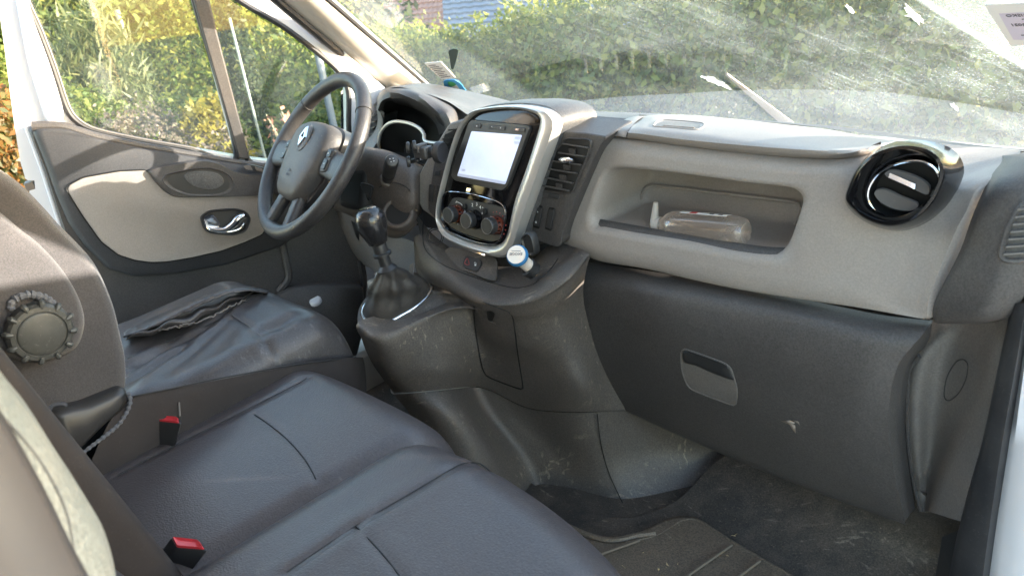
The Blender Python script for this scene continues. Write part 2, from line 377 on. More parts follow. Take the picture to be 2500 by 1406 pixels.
# ------------------------------------------------------------------ outdoors
def terrain():
    xs=np.linspace(-60,60,61); ys=np.linspace(-40,90,66); V=[]
    for x in xs:
        for y in ys:
            d=max(0,y-5.5)+max(0,-x-9)*.4
            V.append((x,y,-.66-min(3.4,d*.42)+.05*math.sin(x*.7)*math.cos(y*.5)))
    n=len(ys); Fc=[(i*n+j,(i+1)*n+j,(i+1)*n+j+1,i*n+j+1) for i in range(len(xs)-1) for j in range(n-1)]
    o=MB().add(V,Fc).build('ground',GRD_G,sharp=180); o['kind']='structure'
    pv=MB().box((3.2,-1,-.63),(2.6,0,0),(0,5,0),(0,0,.02)).build('pavement',CON); pv['kind']='structure'
terrain()
def leaves(cs, count, size, aspect=.5, droop=0., shell=.55, spike=0., up=0.):
    """leaf faces spread through a crown given as (centre, radii) lobes"""
    vol=np.array([r[0]*r[1]+r[1]*r[2]+r[0]*r[2] for c,r in cs]); w=vol/vol.sum()
    pick=RNG.choice(len(cs),count,p=w)
    C=np.array([c for c,r in cs])[pick]; Rr=np.array([r for c,r in cs])[pick]
    d=RNG.normal(size=(count,3)); d/=np.linalg.norm(d,axis=1)[:,None]
    rad=shell+(1-shell)*RNG.random(count)**.6
    rad*=1+.12*np.sin(d[:,0]*9+C[:,0]*3)*np.sin(d[:,2]*8+d[:,1]*7)+.10*RNG.normal(size=count)*(RNG.random(count)<.25)
    P=C+d*rad[:,None]*Rr
    if spike: P[:,2]+=np.where(d[:,2]>.3,RNG.random(count)**3*spike*(.5+.5*np.sin(P[:,0]*17)*np.sin(P[:,1]*13)),0)
    a=RNG.normal(size=(count,3)); a[:,2]+=up; a[:,2]-=droop; a/=np.linalg.norm(a,axis=1)[:,None]
    b=np.cross(a,d+.7*RNG.normal(size=(count,3))); b/=np.linalg.norm(b,axis=1)[:,None]+1e-9
    s=size*(.6+.8*RNG.random(count))[:,None]; nn=np.cross(a,b)
    V=np.stack([P-a*s*.5, P+b*s*aspect*.5+nn*s*.08, P+a*s*.5, P-b*s*aspect*.5+nn*s*.08],1).reshape(-1,3)
    me=bpy.data.meshes.new('leaves'); me.vertices.add(len(V)); me.vertices.foreach_set('co',V.ravel())
    me.loops.add(4*count); me.loops.foreach_set('vertex_index',np.arange(4*count,dtype=np.int32))
    me.polygons.add(count); me.polygons.foreach_set('loop_start',np.arange(0,4*count,4,dtype=np.int32)); me.update(calc_edges=True); me.validate()
    return me
def bush(name, label, cat, cs, count, size, m, base, group=None, stems=5, trunk=.03, **k):
    t=thing(name,label,cat,base,group)
    o=link('crown',leaves(cs,count,size,**k),m,t)
    mb=MB()
    for i in range(stems):
        c,r=cs[i%len(cs)]; e=np.array(c)+RNG.normal(size=3)*np.array(r)*.3
        b0=np.array(base)+np.array([RNG.normal()*.06,RNG.normal()*.06,-.05]); 
        if len(cs)>1: b0[:2]=b0[:2]*.4+np.array(c)[:2]*.6
        mid=(b0+e)/2+RNG.normal(size=3)*.05
        mb.tube(cr([b0,mid,e],6),np.linspace(trunk,trunk*.3,6),6)
    mb.build('trunk',BRK,t)
    return t
# clipped laurel hedge in front of the van: separate shrubs growing into one another
hx=[(-6.6,.56),(-5.6,.56),(-4.75,.46),(-4.05,.54),(-3.35,.66),(-2.65,.72),(-1.9,.82),(-1.1,.82),(-.3,.80),(.55,.76),(1.4,.66)]
hl=['leftmost laurel of the sunlit hedge ahead of the windscreen','second laurel from the left in the hedge ahead','laurel below the red tiled roof in the hedge ahead',
 'laurel right of the red roof corner in the hedge ahead','bright topped laurel below the grey tiled roof','tall sprigged laurel in the middle of the hedge ahead',
 'laurel right of the grey roof in the hedge ahead','laurel behind the upper part of the dusty windscreen','shaded laurel behind the streaked part of the windscreen',
 'laurel near the right pillar seen through dust streaks','rightmost laurel of the hedge beyond the unwiped corner']
for (x,top),lb in zip(hx,hl):
    y=3.75+.12*math.sin(x*3)
    cs=[((x,y,top-.55),(.62,.62,.62)),((x+.1,y+.1,-.1),(.62,.7,.6)),((x-.25,y-.1,top-.42),(.35,.4,.5)),((x+.28,y,top-.38),(.33,.4,.46))]
    bush('hedge_shrub',lb,'shrub',cs,11000,.062,LF_H,(x,y,-.68),'laurel shrubs of the hedge ahead of the van',stems=6,shell=.45,spike=.26,up=.5)
# garden on the driver's side
bush('reed_clump','tall pale green reed clump outside the driver door window','reed clump',[((-4.9,.85,.72),(.32,.30,.36)),((-4.9,.80,.2),(.42,.4,.6))],6500,.13,LF_R,(-4.9,.8,-.68),aspect=.12,up=1.2,spike=.45)
bush('heather_shrub','low pinkish grey shrub below the driver door window','shrub',[((-3.6,.52,.36),(.28,.30,.20)),((-3.55,.85,.22),(.3,.26,.18)),((-3.7,.30,.10),(.4,.35,.35))],15000,.028,LF_P,(-3.6,.5,-.68),spike=.14)
bush('golden_shrub','small golden leaved shrub beside the pinkish shrub','shrub',[((-3.45,.80,.36),(.11,.11,.22)),((-3.5,.95,.40),(.08,.08,.20)),((-3.4,.88,.05),(.22,.2,.3))],3000,.05,LF_G,(-3.45,.85,-.68))
bush('round_shrub','yellow green rounded shrub behind the pinkish shrub','shrub',[((-4.1,.18,.45),(.40,.40,.34)),((-4.3,.0,.7),(.4,.4,.4)),((-4.4,.45,.2),(.5,.45,.5)),((-4.6,1.3,.12),(.5,.4,.4))],19000,.045,LF_Y,(-4.2,.2,-.68))
bush('rusty_shrub','rusty leaved shrub left of the open driver door','shrub',[((-3.6,-.35,.45),(.5,.45,.55)),((-3.5,-.3,-.15),(.55,.5,.5))],12000,.045,LF_O,(-3.6,-.3,-.68))
bush('garden_tree','yellow green tree with sunlit crown above the reeds','tree',[((-7.0,1.8,1.05),(.62,.6,.5)),((-7.3,1.2,1.3),(.8,.7,.6)),((-7.2,2.0,1.6),(.7,.7,.6)),((-7.4,.7,.9),(.7,.6,.7))],20000,.075,LF_Y,(-7.2,1.4,-.7),trunk=.08)
bush('dark_tree','dark shaded tree right of the reeds in the driver window','tree',[((-6.6,2.6,.6),(1.0,.9,1.1)),((-6.3,2.2,-.1),(.9,.8,.8)),((-7,3.3,1.0),(1.1,1,1.1))],18000,.06,LF_H,(-6.6,2.5,-.7),trunk=.09)
bush('ivy_column','narrow dark ivy covered post beside the window divider','ivy',[((-4.4,1.62,.55),(.11,.11,.75)),((-4.42,1.62,-.2),(.13,.13,.4))],3500,.05,LF_D,(-4.4,1.62,-.68),stems=2)
bush('corner_laurel','rounded laurel filling the driver quarter window','shrub',[((-4.9,2.75,-.05),(.75,.62,.62)),((-4.7,2.35,-.2),(.55,.5,.5)),((-5.2,3.2,.1),(.8,.6,.6))],17000,.06,LF_H,(-4.9,2.7,-.68),spike=.25,up=.5)
bl=['broad oak like tree in the far left background','dense evergreen behind the yellow tree in the background','bushy green tree behind the dark shaded tree',
    'far tree beyond the grey roof','far tree above the hedge behind the windscreen dust','far right background tree beyond the hedge']
for (x,y,z,r),lb,mm in zip([(-11,-1.5,.6,2.4),(-10.5,2,.9,2.6),(-9.5,4.8,.2,2.0),(-7.2,16,-.3,2.2),(-2.5,12,.4,2.6),(-.5,14,.4,2.6)],bl,[LF_D,LF_H,LF_D,LF_H,LF_D,LF_D]):
    bush('background_tree',lb,'tree',[((x,y,z),(r,r,r*.9)),((x+.5,y-.8,z-1.2),(r*.8,r*.8,r*.8)),((x-.6,y+.6,z+.7),(r*.7,r*.7,r*.7))],13000,.17,mm,(x,y,z-r-1),'background trees beyond the hedge',trunk=.12)
# dried stalks near the quarter window
t=thing('dried_plant','dry reddish seed stalks outside the driver quarter window','plant',(-3.2,1.45,-.68))
mb=MB(); lv=MB()
for i in range(11):
    e=at(652+i*6+random.uniform(-6,6),285+random.uniform(-15,50),'x',-3.2+random.uniform(-.15,.15)); b0=np.array([-3.2+random.uniform(-.06,.06),1.38+i*.012,-.7])
    Q=cr([b0,(b0+e)/2+np.array([0,.03,0]),e],8); mb.tube(Q,np.linspace(.006,.003,8),5)
    for j in range(14):
        q=Q[7]*(1-j*.035)+Q[2]*j*.035+RNG.normal(size=3)*.025; a=RNG.normal(size=3)*.010; b=RNG.normal(size=3)*.006
        lv.add([q-a,q+b,q+a,q-b],[(0,1,2,3)])
mb.build('stem',mat('dry stem',(.42,.36,.24),.8),t); lv.build('seed_head',mat('dry seed heads',(.36,.16,.10),.8,var=.6),t,kind='stuff')
def post(name,label,cat,px0,px1,x,r,m):
    a=at(*px0,'x',x); b=at(*px1,'x',x); b[0:2]=a[0:2]; b[2]=-.72
    return tag(MB().tube(cr([a,(a+b)/2,b],5),r,10).build(name,m),label,cat)
post('garden_post','slim pale wooden post standing among the reeds','post',(284,25),(290,110),-5.6,.022,mat('pale wood',(.22,.19,.14),.8,var=.3))
post('metal_pole','grey galvanised pole seen through the quarter window','pole',(768,95),(772,330),-4.2,.028,POL)
post('garden_stake','leaning white stake outside the quarter window','stake',(560,45),(640,380),-3.9,.009,mat('white stake',(.30,.32,.28),.6))
# neighbouring houses, lower down the slope
def house(name,label,p_eave,p_ridge,Ye,Yr,m,rows,walls):
    """roof of separate tile courses between eave and ridge given in pixels on the planes y=Ye and y=Yr"""
    e0,e1=[at(*p,'y',Ye) for p in p_eave]; z=(e0[2]+e1[2])/2; e0[2]=e1[2]=z
    r0,r1=[at(*p,'y',Yr) for p in p_ridge]; z=max(r0[2],z+.6); r0[2]=r1[2]=z
    r0[0]=min(r0[0],e0[0]+.1); t=thing(name,label,'house',((e0[0]+e1[0])/2,Ye+1.5,-4.2))
    nrm=np.cross(e1-e0,r0-e0); nrm/=np.linalg.norm(nrm); nrm*=np.sign(nrm[2])
    for i in range(rows):
        a0=e0+(r0-e0)*i/rows; a1=e1+(r1-e1)*i/rows; b0=e0+(r0-e0)*(i+1.12)/rows; b1=e1+(r1-e1)*(i+1.12)/rows
        lo=nrm*.075
        mb=MB(); nx=30
        top=[]; bot=[]
        for k in range(nx+1):
            f=k/nx; w=.012*math.cos(k*math.pi)
            top.append((a0+(a1-a0)*f+lo+nrm*w, b0+(b1-b0)*f+nrm*(.02+w)))
            bot.append((a0+(a1-a0)*f-nrm*.01, b0+(b1-b0)*f-nrm*.02))
        G=np.array([[q[0] for q in bot],[q[0] for q in top],[q[1] for q in top],[q[1] for q in bot]])
        mb.grid(G).build('tile_course',m,t,sharp=25)
    back=2*(r0[1]-e0[1])
    wl=MB(); wl.box(((e0[0]+e1[0])/2,Ye+.25+back/2,(e0[2]-4.4)/2),((e1[0]-e0[0])/2-.25,0,0),(0,back/2-.2,0),(0,0,(e0[2]+4.3)/2)); wl.build('wall',walls,t)
    bk=MB(); q0=r0.copy(); q1=r1.copy(); s0=e0.copy(); s1=e1.copy(); s0[1]+=back; s1[1]+=back
    bk.add([q0,q1,s1,s0,e0-[0,0,.03],e1-[0,0,.03]],[(0,1,2,3),(0,3,4),(1,5,2)]).build('roof_back',m,t)
    return t
house('red_roofed_house','house with red tiled roof beyond the hedge at left',((948,72),(1100,88)),((905,-60),(1120,-60)),14.5,18.0,TIL,13,PLS)
house('grey_roofed_house','house with blue grey tiled roof beyond the hedge',((1085,75),(1560,95)),((1078,-60),(1560,-60)),12.0,15.5,TIG,13,PLS)

# ------------------------------------------------------------------ van body round the cab
van=thing('van','white van body with beige pillar trim and dusty windscreen around the cab','van',(0,-.4,-.3))
def wsz(x,y): return .729+(.45-y)*.7225+.05*(1-(x/.85)**2)
# windscreen: curved sheet
G=[]
for v in np.linspace(-.30,1,34):
    row=[]
    for u in np.linspace(-1,1,40):
        hw=.885-.16*v; x=u*hw; y=.53+.10*(1-u*u)*(1-.4*v)-.80*v
        yl=.53-.80*v; row.append((x,y,.671+.5780*v+.0*(1-u*u)))
    G.append(row)
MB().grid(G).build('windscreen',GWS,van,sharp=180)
WSP=G
def ws_on(q,off=.004):
    """point of the windscreen's inner face under a pixel"""
    d=ray(*q); best=None
    A=np.array(G)
    t=np.linspace(.8,2.6,900)[:,None]; P=CAM+d*t
    v=(P[:,2]-.671)/.578; hw=.885-.16*v; u=P[:,0]/hw; y=.53+.10*(1-u*u)*(1-.4*v)-.80*v
    i=np.argmin(np.abs(P[:,1]-y)); p=P[i]-d*off; return p
# inner A pillar trim, driver side
nst=9
L=cr([at(600,-85,'x',-.70),at(694,0,'x',-.735),at(800,90,'x',-.775),at(880,158,'x',-.80),at(944,212,'x',-.82),at(985,246,'x',-.83)],16)
Rr=cr([ws_on((700,-85),.0),ws_on((807,0),.0),ws_on((905,86),.0),ws_on((985,156),.0),ws_on((1052,216),.0),ws_on((1090,250),.0)],16)
Gp=[]
for i in range(16):
    a,b=L[i],Rr[i]; row=[a+np.array([-.03,-.02,0])]
    for s in np.linspace(0,1,8):
        p=a+(b-a)*s; row.append(p+np.array([.045,-.045,.02])*math.sin(math.pi*min(1,s*1.02))**.8*.9)
    row.append(b+np.array([-.03,.03,0])); Gp.append(row)
MB().grid(Gp).build('pillar_trim',BEI,van,sharp=60)
MB().tube(L+np.array([-.012,-.01,0]),.011,8).build('door_seal',RUB,van)
MB().tube(Rr+np.array([.006,-.010,.0]),.006,8).build('windscreen_seal',RUB,van)
# right A pillar (top right corner of the frame)
Rp=cr([(.885,.53,.671),(.83,.25,.87),(.775,-.02,1.07),(.725,-.27,1.249)],12)
mb=MB(); mb.loft([[p+np.array(o) for o in ((0.012,.01,.01),(-.004,-.045,-.01),(.05,-.075,0),(.085,-.03,.02),(.06,.03,.03))] for p in Rp],True,True)
mb.build('pillar_trim',BEI,van,sharp=60)
# roof, header, bulkhead, sill, rear quarter
mb=MB(); mb.grid([[(u*.76,y,1.275+.07*(1-u*u)+.03*math.sin((y+1.4)*2.2)) for u in np.linspace(-1,1,15)] for y in np.linspace(-1.40,-.25,12)])
mb.build('roof',WHI,van,sharp=180,solid=.03,soff=1)
MB().box((0,-1.37,.40),(.84,0,0),(0,.02,0),(0,0,.93)).build('bulkhead',GRD,van,bevel=.01)
MB().box((.86,-1.24,.40),(.05,0,0),(0,.13,0),(0,0,.93)).build('door_pillar',WHI,van,bevel=.02)
MB().box((-.86,-1.10,.40),(.05,0,0),(0,.25,0),(0,0,.93)).build('door_pillar',WHI,van,bevel=.02)
MB().box((0,-.35,-.12),(.86,0,0),(0,1.05,0),(0,0,.05)).build('floor_pan',TOE,van)
MB().box((-.84,-.30,-.02),(.06,0,0),(0,.62,0),(0,0,.07)).build('sill',BEI,van,bevel=.015)
MB().box((.88,-.45,-.10),(.06,0,0),(0,.55,0),(0,0,.06)).build('sill',WHI,van,bevel=.015)
# firewall below the dash and pale inner wing seen behind the gear lever
MB().box((0,.60,.13),(.86,0,0),(0,.02,0),(0,0,.36)).build('firewall',TOE,van)
MB().box((-.52,.02,.09),(.19,0,0),(0,.015,0),(0,0,.2)).build('kick_trim',BEI,van,bevel=.01)
for sx in (-1,1):
    p=[(sx*.99,.0,-.45),(sx*.99,1.5,-.45),(sx*.96,1.55,.25),(sx*.95,1.2,.40),(sx*.93,.62,.56),(sx*.93,.30,.64),(sx*.955,.0,.68)] if sx>0 else [(-.99,.20,-.45),(-.99,1.5,-.45),(-.96,1.55,.25),(-.95,1.2,.36),(-.93,.62,.50),(-.93,.30,.56),(-.955,.20,.56)]
    slab(rnd(np.array(p),.05),(-sx*.06,0,0),'front_wing',WHI,van,bevel=.01)
mb=MB(); mb.grid([[(u*.93,y,.52-.16*((y-.66)/.9)**1.5-.05*u*u) for u in np.linspace(-1,1,13)] for y in np.linspace(.66,1.56,10)]); mb.build('bonnet',WHI,van,sharp=180)
# right door aperture: seal channel and painted jamb, both facing rearwards
def strip(rows,name,m,y_back,**k):
    G=np.array([[at(p[0],p[1],'y',p[2]) for p in r] for r in rows]); 
    G=np.stack([cr(G[:,j],14) for j in range(G.shape[1])],1)
    mb=MB(); mb.grid(G); return mb.build(name,m,van,**k)
strip([[(2470,740,.0),(2478,740,-.016),(2505,740,-.018),(2520,740,.02)],[(2440,880,.0),(2450,880,-.016),(2482,880,-.018),(2500,880,.02)],
       [(2395,1090,.0),(2406,1090,-.016),(2445,1090,-.018),(2464,1090,.02)],[(2340,1290,.0),(2352,1290,-.016),(2415,1290,-.018),(2432,1290,.02)],[(2310,1440,.0),(2325,1440,-.016),(2395,1440,-.018),(2412,1440,.02)]],'door_seal',RUB,.0,sharp=60)
strip([[(2300,1310,.06),(2345,1290,.04),(2380,1290,.03)],[(2290,1370,.06),(2330,1360,.04),(2370,1360,.03)],[(2270,1470,.06),(2310,1460,.04),(2360,1460,.03)]],'sill_cover',PLK,.0,sharp=60)
strip([[(2500,740,.03),(2530,740,-.01),(2600,740,-.0)],[(2482,905,.03),(2500,905,.0),(2590,905,.0)],
       [(2452,1090,.03),(2475,1090,.0),(2560,1090,.0)],[(2420,1290,.03),(2450,1290,-.0),(2540,1290,.0)],[(2398,1440,.03),(2430,1440,-.0),(2520,1440,.0)]],'door_jamb',WHI,.0,sharp=60)
# open passenger door (hinged ahead of the camera, unseen), shaped to shade the seats
pd=thing('passenger_door','unseen white passenger door standing wide open, shading the seats','door',(.97,.05,-.2))
hd=np.array([math.sin(math.radians(75)),-math.cos(math.radians(75)),0]); hn=np.array([hd[1],-hd[0],0])
def pdp(s,z): return np.array([.985,.04,0])+hd*s+np.array([0,0,z])
outl=[pdp(0,-.25),pdp(1.13,-.25),pdp(1.13,.88),pdp(1.03,1.26),pdp(.52,1.26),pdp(.02,.74)]
win=[pdp(.30,.80),pdp(.62,.85),pdp(1.06,.88),pdp(.98,1.20),pdp(.62,1.20)]
holed(rnd(outl,.05),[rnd(win,.04)],hn*.07,'door_shell',WHI,pd,bevel=.006)
slab(rnd(win,.03)+hn*.03,hn*.004,'window_glass',GSD,pd,bevel=0)
on_=np.array([-hd[1],hd[0],0]); wm=pdp(.15,.80)+on_*.25; a1=on_; a2=hd  # unseen mirror, enlarged and placed to shade the driver's backrest
mb=MB(); mb.loft([[wm+a1*x*s_+np.array([0,0,1])*z*s_+a2*t_ for x,z in rnd(np.array([(-.17,-.19),(.17,-.17),(.18,.15),(-.16,.18)]),.05)] for s_,t_ in((.8,-.07),(1,-.03),(1,.03),(.92,.04))],True,True); mb.build('wing_mirror',PLK,pd)
MB().tube(cr([pdp(.06,.72),(pdp(.06,.72)+wm)/2-[0,0,.05],wm-[0,0,.08]],6),.03,8).build('mirror_arm',PLK,pd)
# wiper arm lying outside the glass at its right foot
A0=ws_on((1935,312),-.02); A1=ws_on((1775,185),-.02)
Q=cr([A0,(A0+A1)/2,A1],8); mb=MB()
mb.loft([[q+np.array([w,0,0])*s+np.array([0,-.3,.6])*.012*h for s,h in((-1,0),(-.7,1),(.7,1),(1,0))] for q,w in zip(Q,np.linspace(.022,.003,8))],True,True)
tag(mb.build('wiper_arm',mat('dusty wiper arm',(.36,.31,.26),.7)),'pale dusty wiper arm lying behind the windscreen foot','wiper')
# ------------------------------------------------------------------ dashboard
dash=thing('dashboard','grey and black van dashboard with central screen, storage recess and round vent','dashboard',(0,.1,.3))
Y3=lambda pts: np.array([at(p[0],p[1],'y',p[2]) for p in pts])
STK=Pl((0,-.03,.74),(0,-1,.2))
# hidden carrier that the visible pieces are mounted on
MB().box((-.30,.34,.50),(.56,0,0),(0,.12,0),(0,0,.12)).build('carrier',PLB,dash)
# top cover running along the windscreen foot
top=ypatch([[(880,262,.50),(1050,216,.50),(1150,231,.50),(1345,270,.50),(1500,279,.48),(1620,286,.46)],
            [(880,262,.42),(1000,206,.40),(1120,218,.40),(1300,263,.40),(1450,290,.38),(1560,296,.38)],
            [(905,258,.28),(985,209,.25),(1100,230,.25),(1250,290,.26),(1400,320,.27),(1530,330,.27)],
            [(915,255,.14),(965,213,.12),(1085,245,.12),(1160,290,.12),(1330,345,.12),(1490,380,.12)]],20,40)
MB().grid(top).build('top_cover',PLT,dash,sharp=60)
# instrument hood
hood=ypatch([[(918,262,.30),(925,232,.30),(952,212,.28),(1010,210,.27),(1080,222,.26),(1130,246,.25),(1150,290,.24)],
             [(917,264,.19),(925,230,.19),(952,213,.18),(1010,213,.17),(1075,235,.16),(1118,262,.15),(1132,305,.14)],
             [(920,268,.11),(928,236,.11),(952,219,.11),(1005,222,.10),(1062,247,.09),(1102,277,.08),(1116,315,.07)],
             [(923,270,.085),(934,243,.085),(955,230,.085),(1000,234,.075),(1052,257,.065),(1088,287,.055),(1100,318,.05)],
             [(927,272,.095),(938,250,.095),(958,240,.095),(1000,243,.085),(1046,265,.075),(1078,295,.07),(1088,322,.065)],
             [(930,300,.20),(945,270,.20),(965,262,.20),(1000,262,.19),(1040,280,.18),(1064,305,.17),(1072,330,.16)]],26,40)
MB().grid(hood).build('instrument_hood',PLD,dash,sharp=60)
# flank left of the hood mouth, running down to the column
fl=ypatch([[(918,262,.13),(928,268,.10),(938,275,.10)],[(922,290,.13),(933,296,.10),(938,300,.12)],[(915,320,.12),(928,330,.09),(935,330,.13)],[(895,345,.10),(915,352,.07),(930,352,.12)],[(880,372,.08),(905,378,.05),(930,372,.10)]],14,8)
MB().grid(fl).build('hood_flank',GRD,dash,sharp=60)
# instrument well and gauge with its silver rim
well=ypatch([[(925,262,.10),(960,238,.10),(1010,243,.09),(1050,265,.08),(1092,320,.06)],[(930,300,.22),(960,290,.24),(1000,285,.24),(1040,300,.24),(1080,330,.20)],
             [(925,380,.18),(960,390,.18),(1000,395,.18),(1040,400,.16),(1080,400,.12)],[(900,420,.02),(950,430,.02),(1000,440,.02),(1050,450,.02),(1085,450,.02)]],14,20)
MB().grid(well).build('instrument_well',PLB,dash,sharp=80)
gz=zB([(975,655),(968,610),(985,525),(1030,465),(1100,440),(1200,455),(1275,495),(1305,540),(1302,575),(1330,590),(1400,600)])
gp=cr([at(p[0],p[1],'y',.085-.004*i) for i,p in enumerate(gz)],40)
MB().tube(gp,.0042,8).build('gauge_rim',SLV,dash)
gin=cr([at(p[0],p[1],'y',.09-.004*i) for i,p in enumerate(gz)],40)
ctr=at(1020,375,'y',.15)
MB().loft([gin, gin*.35+ctr*.65],False,False,False).build('gauge_cone',PLB,dash,sharp=80)
# small side vent between wheel and pillar
sv=Y3([(905,290,.18),(916,270,.18),(930,280,.16),(926,318,.14),(908,345,.12),(898,335,.13)])
slab(sv,(0,.06,0),'side_vent',PLK,dash,bevel=.004)
for k in range(4):
    a=at(907,285+k*14,'y',.15); b=at(925,280+k*14,'y',.14)
    MB().box((a+b)/2+[0,-.004,0],(b-a)/2,(0,.012,0),(0,0,.0012)).build('vent_slat',GRD,dash)
# ---- centre stack
sin_=zC([(705,185),(760,152),(900,131),(1050,133),(1140,157),(1178,182),(1188,215),(1168,300),(1090,540),(1012,760),(968,960),(940,1030),(900,1063),(850,1074),(750,1058),(620,1012),(545,972),(505,920),(488,860),(498,760),(540,580),(590,400),(640,270)])
sou=zC([(690,165),(755,130),(900,108),(1050,106),(1190,130),(1255,168),(1290,225),(1272,310),(1190,540),(1105,780),(1040,960),(1008,1065),(962,1130),(900,1152),(750,1115),(610,1062),(520,1010),(485,940),(474,870),(484,760),(528,580),(578,400),(628,255)])
N=120
i0=cr(STK.pts(sin_),N,True); o0=cr(STK.pts(sou,-.004),N,True); om=cr(STK.pts(sou,.002),N,True)
i1=cr(STK.pts(sin_,.0),N,True)
fr=[i0-STK.n*.010, i1+STK.n*.003, i1*.85+om*.15+STK.n*.007, i1*.45+om*.55+STK.n*.009, i1*.12+om*.88+STK.n*.004, o0-STK.n*.004, o0-STK.n*.014, o0+np.array([-.002,.022,.0])]
MB().loft([o0+np.array([-.002,.018,0]),(o0-o0.mean(0))*1.004+o0.mean(0)+np.array([0,.03,0]),o0+np.array([.002,.07,-.002]),o0+np.array([-.004,.12,-.012])]).build('stack_housing',PLT,dash,sharp=60)
MB().loft(fr).build('stack_frame',SLV,dash,sharp=50)
gp=[i1-STK.n*.004, (i1-i1.mean(0))*.93+i1.mean(0)-STK.n*.001]
MB().loft(gp,False,True).build('gloss_panel',GLS,dash,sharp=30)
be=zC([(700,208),(718,204),(1098,240),(1114,256),(1060,400),(962,655),(930,688),(900,690),(592,622),(566,592),(600,470),(650,340),(686,232)])
bz=cr(rnd(STK.pts(be,.004),.004),90,True)
sb=MB(); c=bz.mean(0)
sb.loft([bz-STK.n*.008,bz,(bz-c)*.985+c+STK.n*.0022,(bz-c)*.93+c+STK.n*.0025],False,True)
scr=sb.build('screen_bezel',PLK,dash,sharp=30)
disp=STK.pts(zC([(706,284),(1052,310),(936,648),(608,590)]),.0072)
slab(rnd(disp,.003),-STK.n*.001,'display',SCN,scr,bevel=0)
RT=STK.pts([(1112,430),(1225,450)]); rx=(RT[1]-RT[0])/np.linalg.norm(RT[1]-RT[0]); ux=np.cross(STK.n,rx); ux*=np.sign(ux[2])
def pill(z,pl,off,h,name,m,parent,r=.004,bevel=.0008,**k): return slab(rnd(pl.pts(z,off),r),-pl.n*h,name,m,parent,bevel=bevel,**k)
DGY=mat('display grey',(.30,.33,.42),.3,emit=(.4,.46,.62,.06))
pill(zC([(608,588),(612,572),(940,628),(936,646)]),STK,.0075,.0003,'toolbar',DGY,scr,.0005,0)
for q in ([(1005,318),(1046,322),(1040,342),(1000,338)],[(1000,350),(1036,354),(1030,374),(994,370)],[(640,540),(664,544),(660,560),(636,556)]): pill(zC(q),STK,.0075,.0003,'icon',DGY,scr,.001,0)
for q in ([(724,232),(762,228),(770,240),(764,264),(724,258)],[(824,240),(934,250),(932,278),(822,266)],[(990,254),(1074,262),(1068,290),(986,282)]):
    pill(zC(q),STK,.0085,.003,'screen_button',PLD,scr,.003)
pill(zC([(1006,262),(1034,264),(1030,282),(1002,280)]),STK,.0092,.001,'card_slot',AMB,scr,.001)
for q,s in (((742,246),'o'),((845,254),'<'),((905,262),'>')): text(s,STK.on(zC([q])[0],.0089),rx,ux,.006,PRW,scr,'print')
pill(zC([(672,670),(700,674),(696,700),(668,698)]),STK,.001,.002,'card_reader',CHR,dash,.002)
# climate panel with three knobs
hr=zC([(512,760),(522,712),(562,694),(700,707),(880,757),(930,786),(950,830),(945,900),(922,1000),(892,1048),(830,1058),(700,1028),(560,968),(520,928),(503,865)])
hl_=cr(STK.pts(hr,0),90,True); c=hl_.mean(0)
MB().loft([hl_-STK.n*.003,hl_+STK.n*.003,(hl_-c)*.975+c+STK.n*.0045,(hl_-c)*.945+c+STK.n*.001]).build('climate_rim',GLS,dash,sharp=60)
MB().tube((hl_-c)*.985+c+STK.n*.0040,.0009,6,True).build('climate_trim',CHR,dash)
hf=cr(STK.pts(zC([(562,770),(578,745),(612,738),(760,770),(900,800),(938,830),(944,870),(912,1000),(870,1035),(800,1030),(620,970),(545,920),(532,880),(545,800)]),.0015),80,True)
cp=MB().loft([hf-STK.n*.004,hf],False,True).build('climate_panel',PLK,dash,sharp=30)
for kx,ky,sk in ((612,850,1),(735,888,0),(880,925,1)):
    b=STK.on(zC([(kx,ky)])[0],.0015)
    kb=MB().lathe(b,STK.n,[(.0205,0),(.0205,.003),(.0185,.010),(.0180,.013)],32).build('knob_skirt',AMB if sk else GLS,dash,sharp=30)
    MB().lathe(b,STK.n,[(.0172,.012),(.0172,.026),(.0160,.028),(.0,.0282)],32).build('knob',PLK,dash,sharp=30)
    mb=MB()
    for a in np.linspace(0,2*np.pi,14,endpoint=False):
        d=math.cos(a)*rx+math.sin(a)*ux; mb.box(b+d*.0180+STK.n*.008,d*.0012,np.cross(d,STK.n)*.0018,STK.n*.0035)
    mb.build('knob_grip',GLS,dash)
    rg=[b+(math.cos(a)*rx+math.sin(a)*ux)*.0155+STK.n*.0282 for a in np.linspace(0,2*np.pi,32,endpoint=False)]
    MB().tube(rg,.0007,6,True).build('knob_ring',GRD,dash)
pm=STK.on(zC([(612,850)])[0],.0018)
arc=[pm+(math.cos(a)*rx+math.sin(a)*ux)*.0245 for a in np.linspace(-.4,1.9,22)]
MB().tube(arc,.0006,5).build('dial_mark',PRW,cp)
for q,s,sz in (((712,790),'2',.010),((742,785),'3',.010),((766,806),'4',.010),((655,842),'A',.007),((780,845),'#',.007),((798,884),'<',.008),((612,915),'o',.008),((605,765),'v',.007),((640,826),'*',.009),((783,806),'o',.006)):
    text(s,STK.on(zC([q])[0],.0022),rx,ux,sz,PRW,cp,'print')
pc=STK.on(zC([(880,925)])[0],.0020)
for i,a in enumerate(np.linspace(2.0,-1.0,9)):
    MB().lathe(pc+(math.cos(a)*rx+math.sin(a)*ux)*.0262,STK.n,[(.0009+.00012*i,0),(.0009+.00012*i,.0006)],10).build('dial_mark',PRR,cp)
for q in ((664,800),(804,835)):
    b=STK.on(zC([q])[0],.0015); MB().lathe(b,STK.n,[(.0060,0),(.0060,.004),(.0050,.005),(0,.005)],20,su=1.15,sv=.8).build('climate_button',PLB,dash,sharp=30)
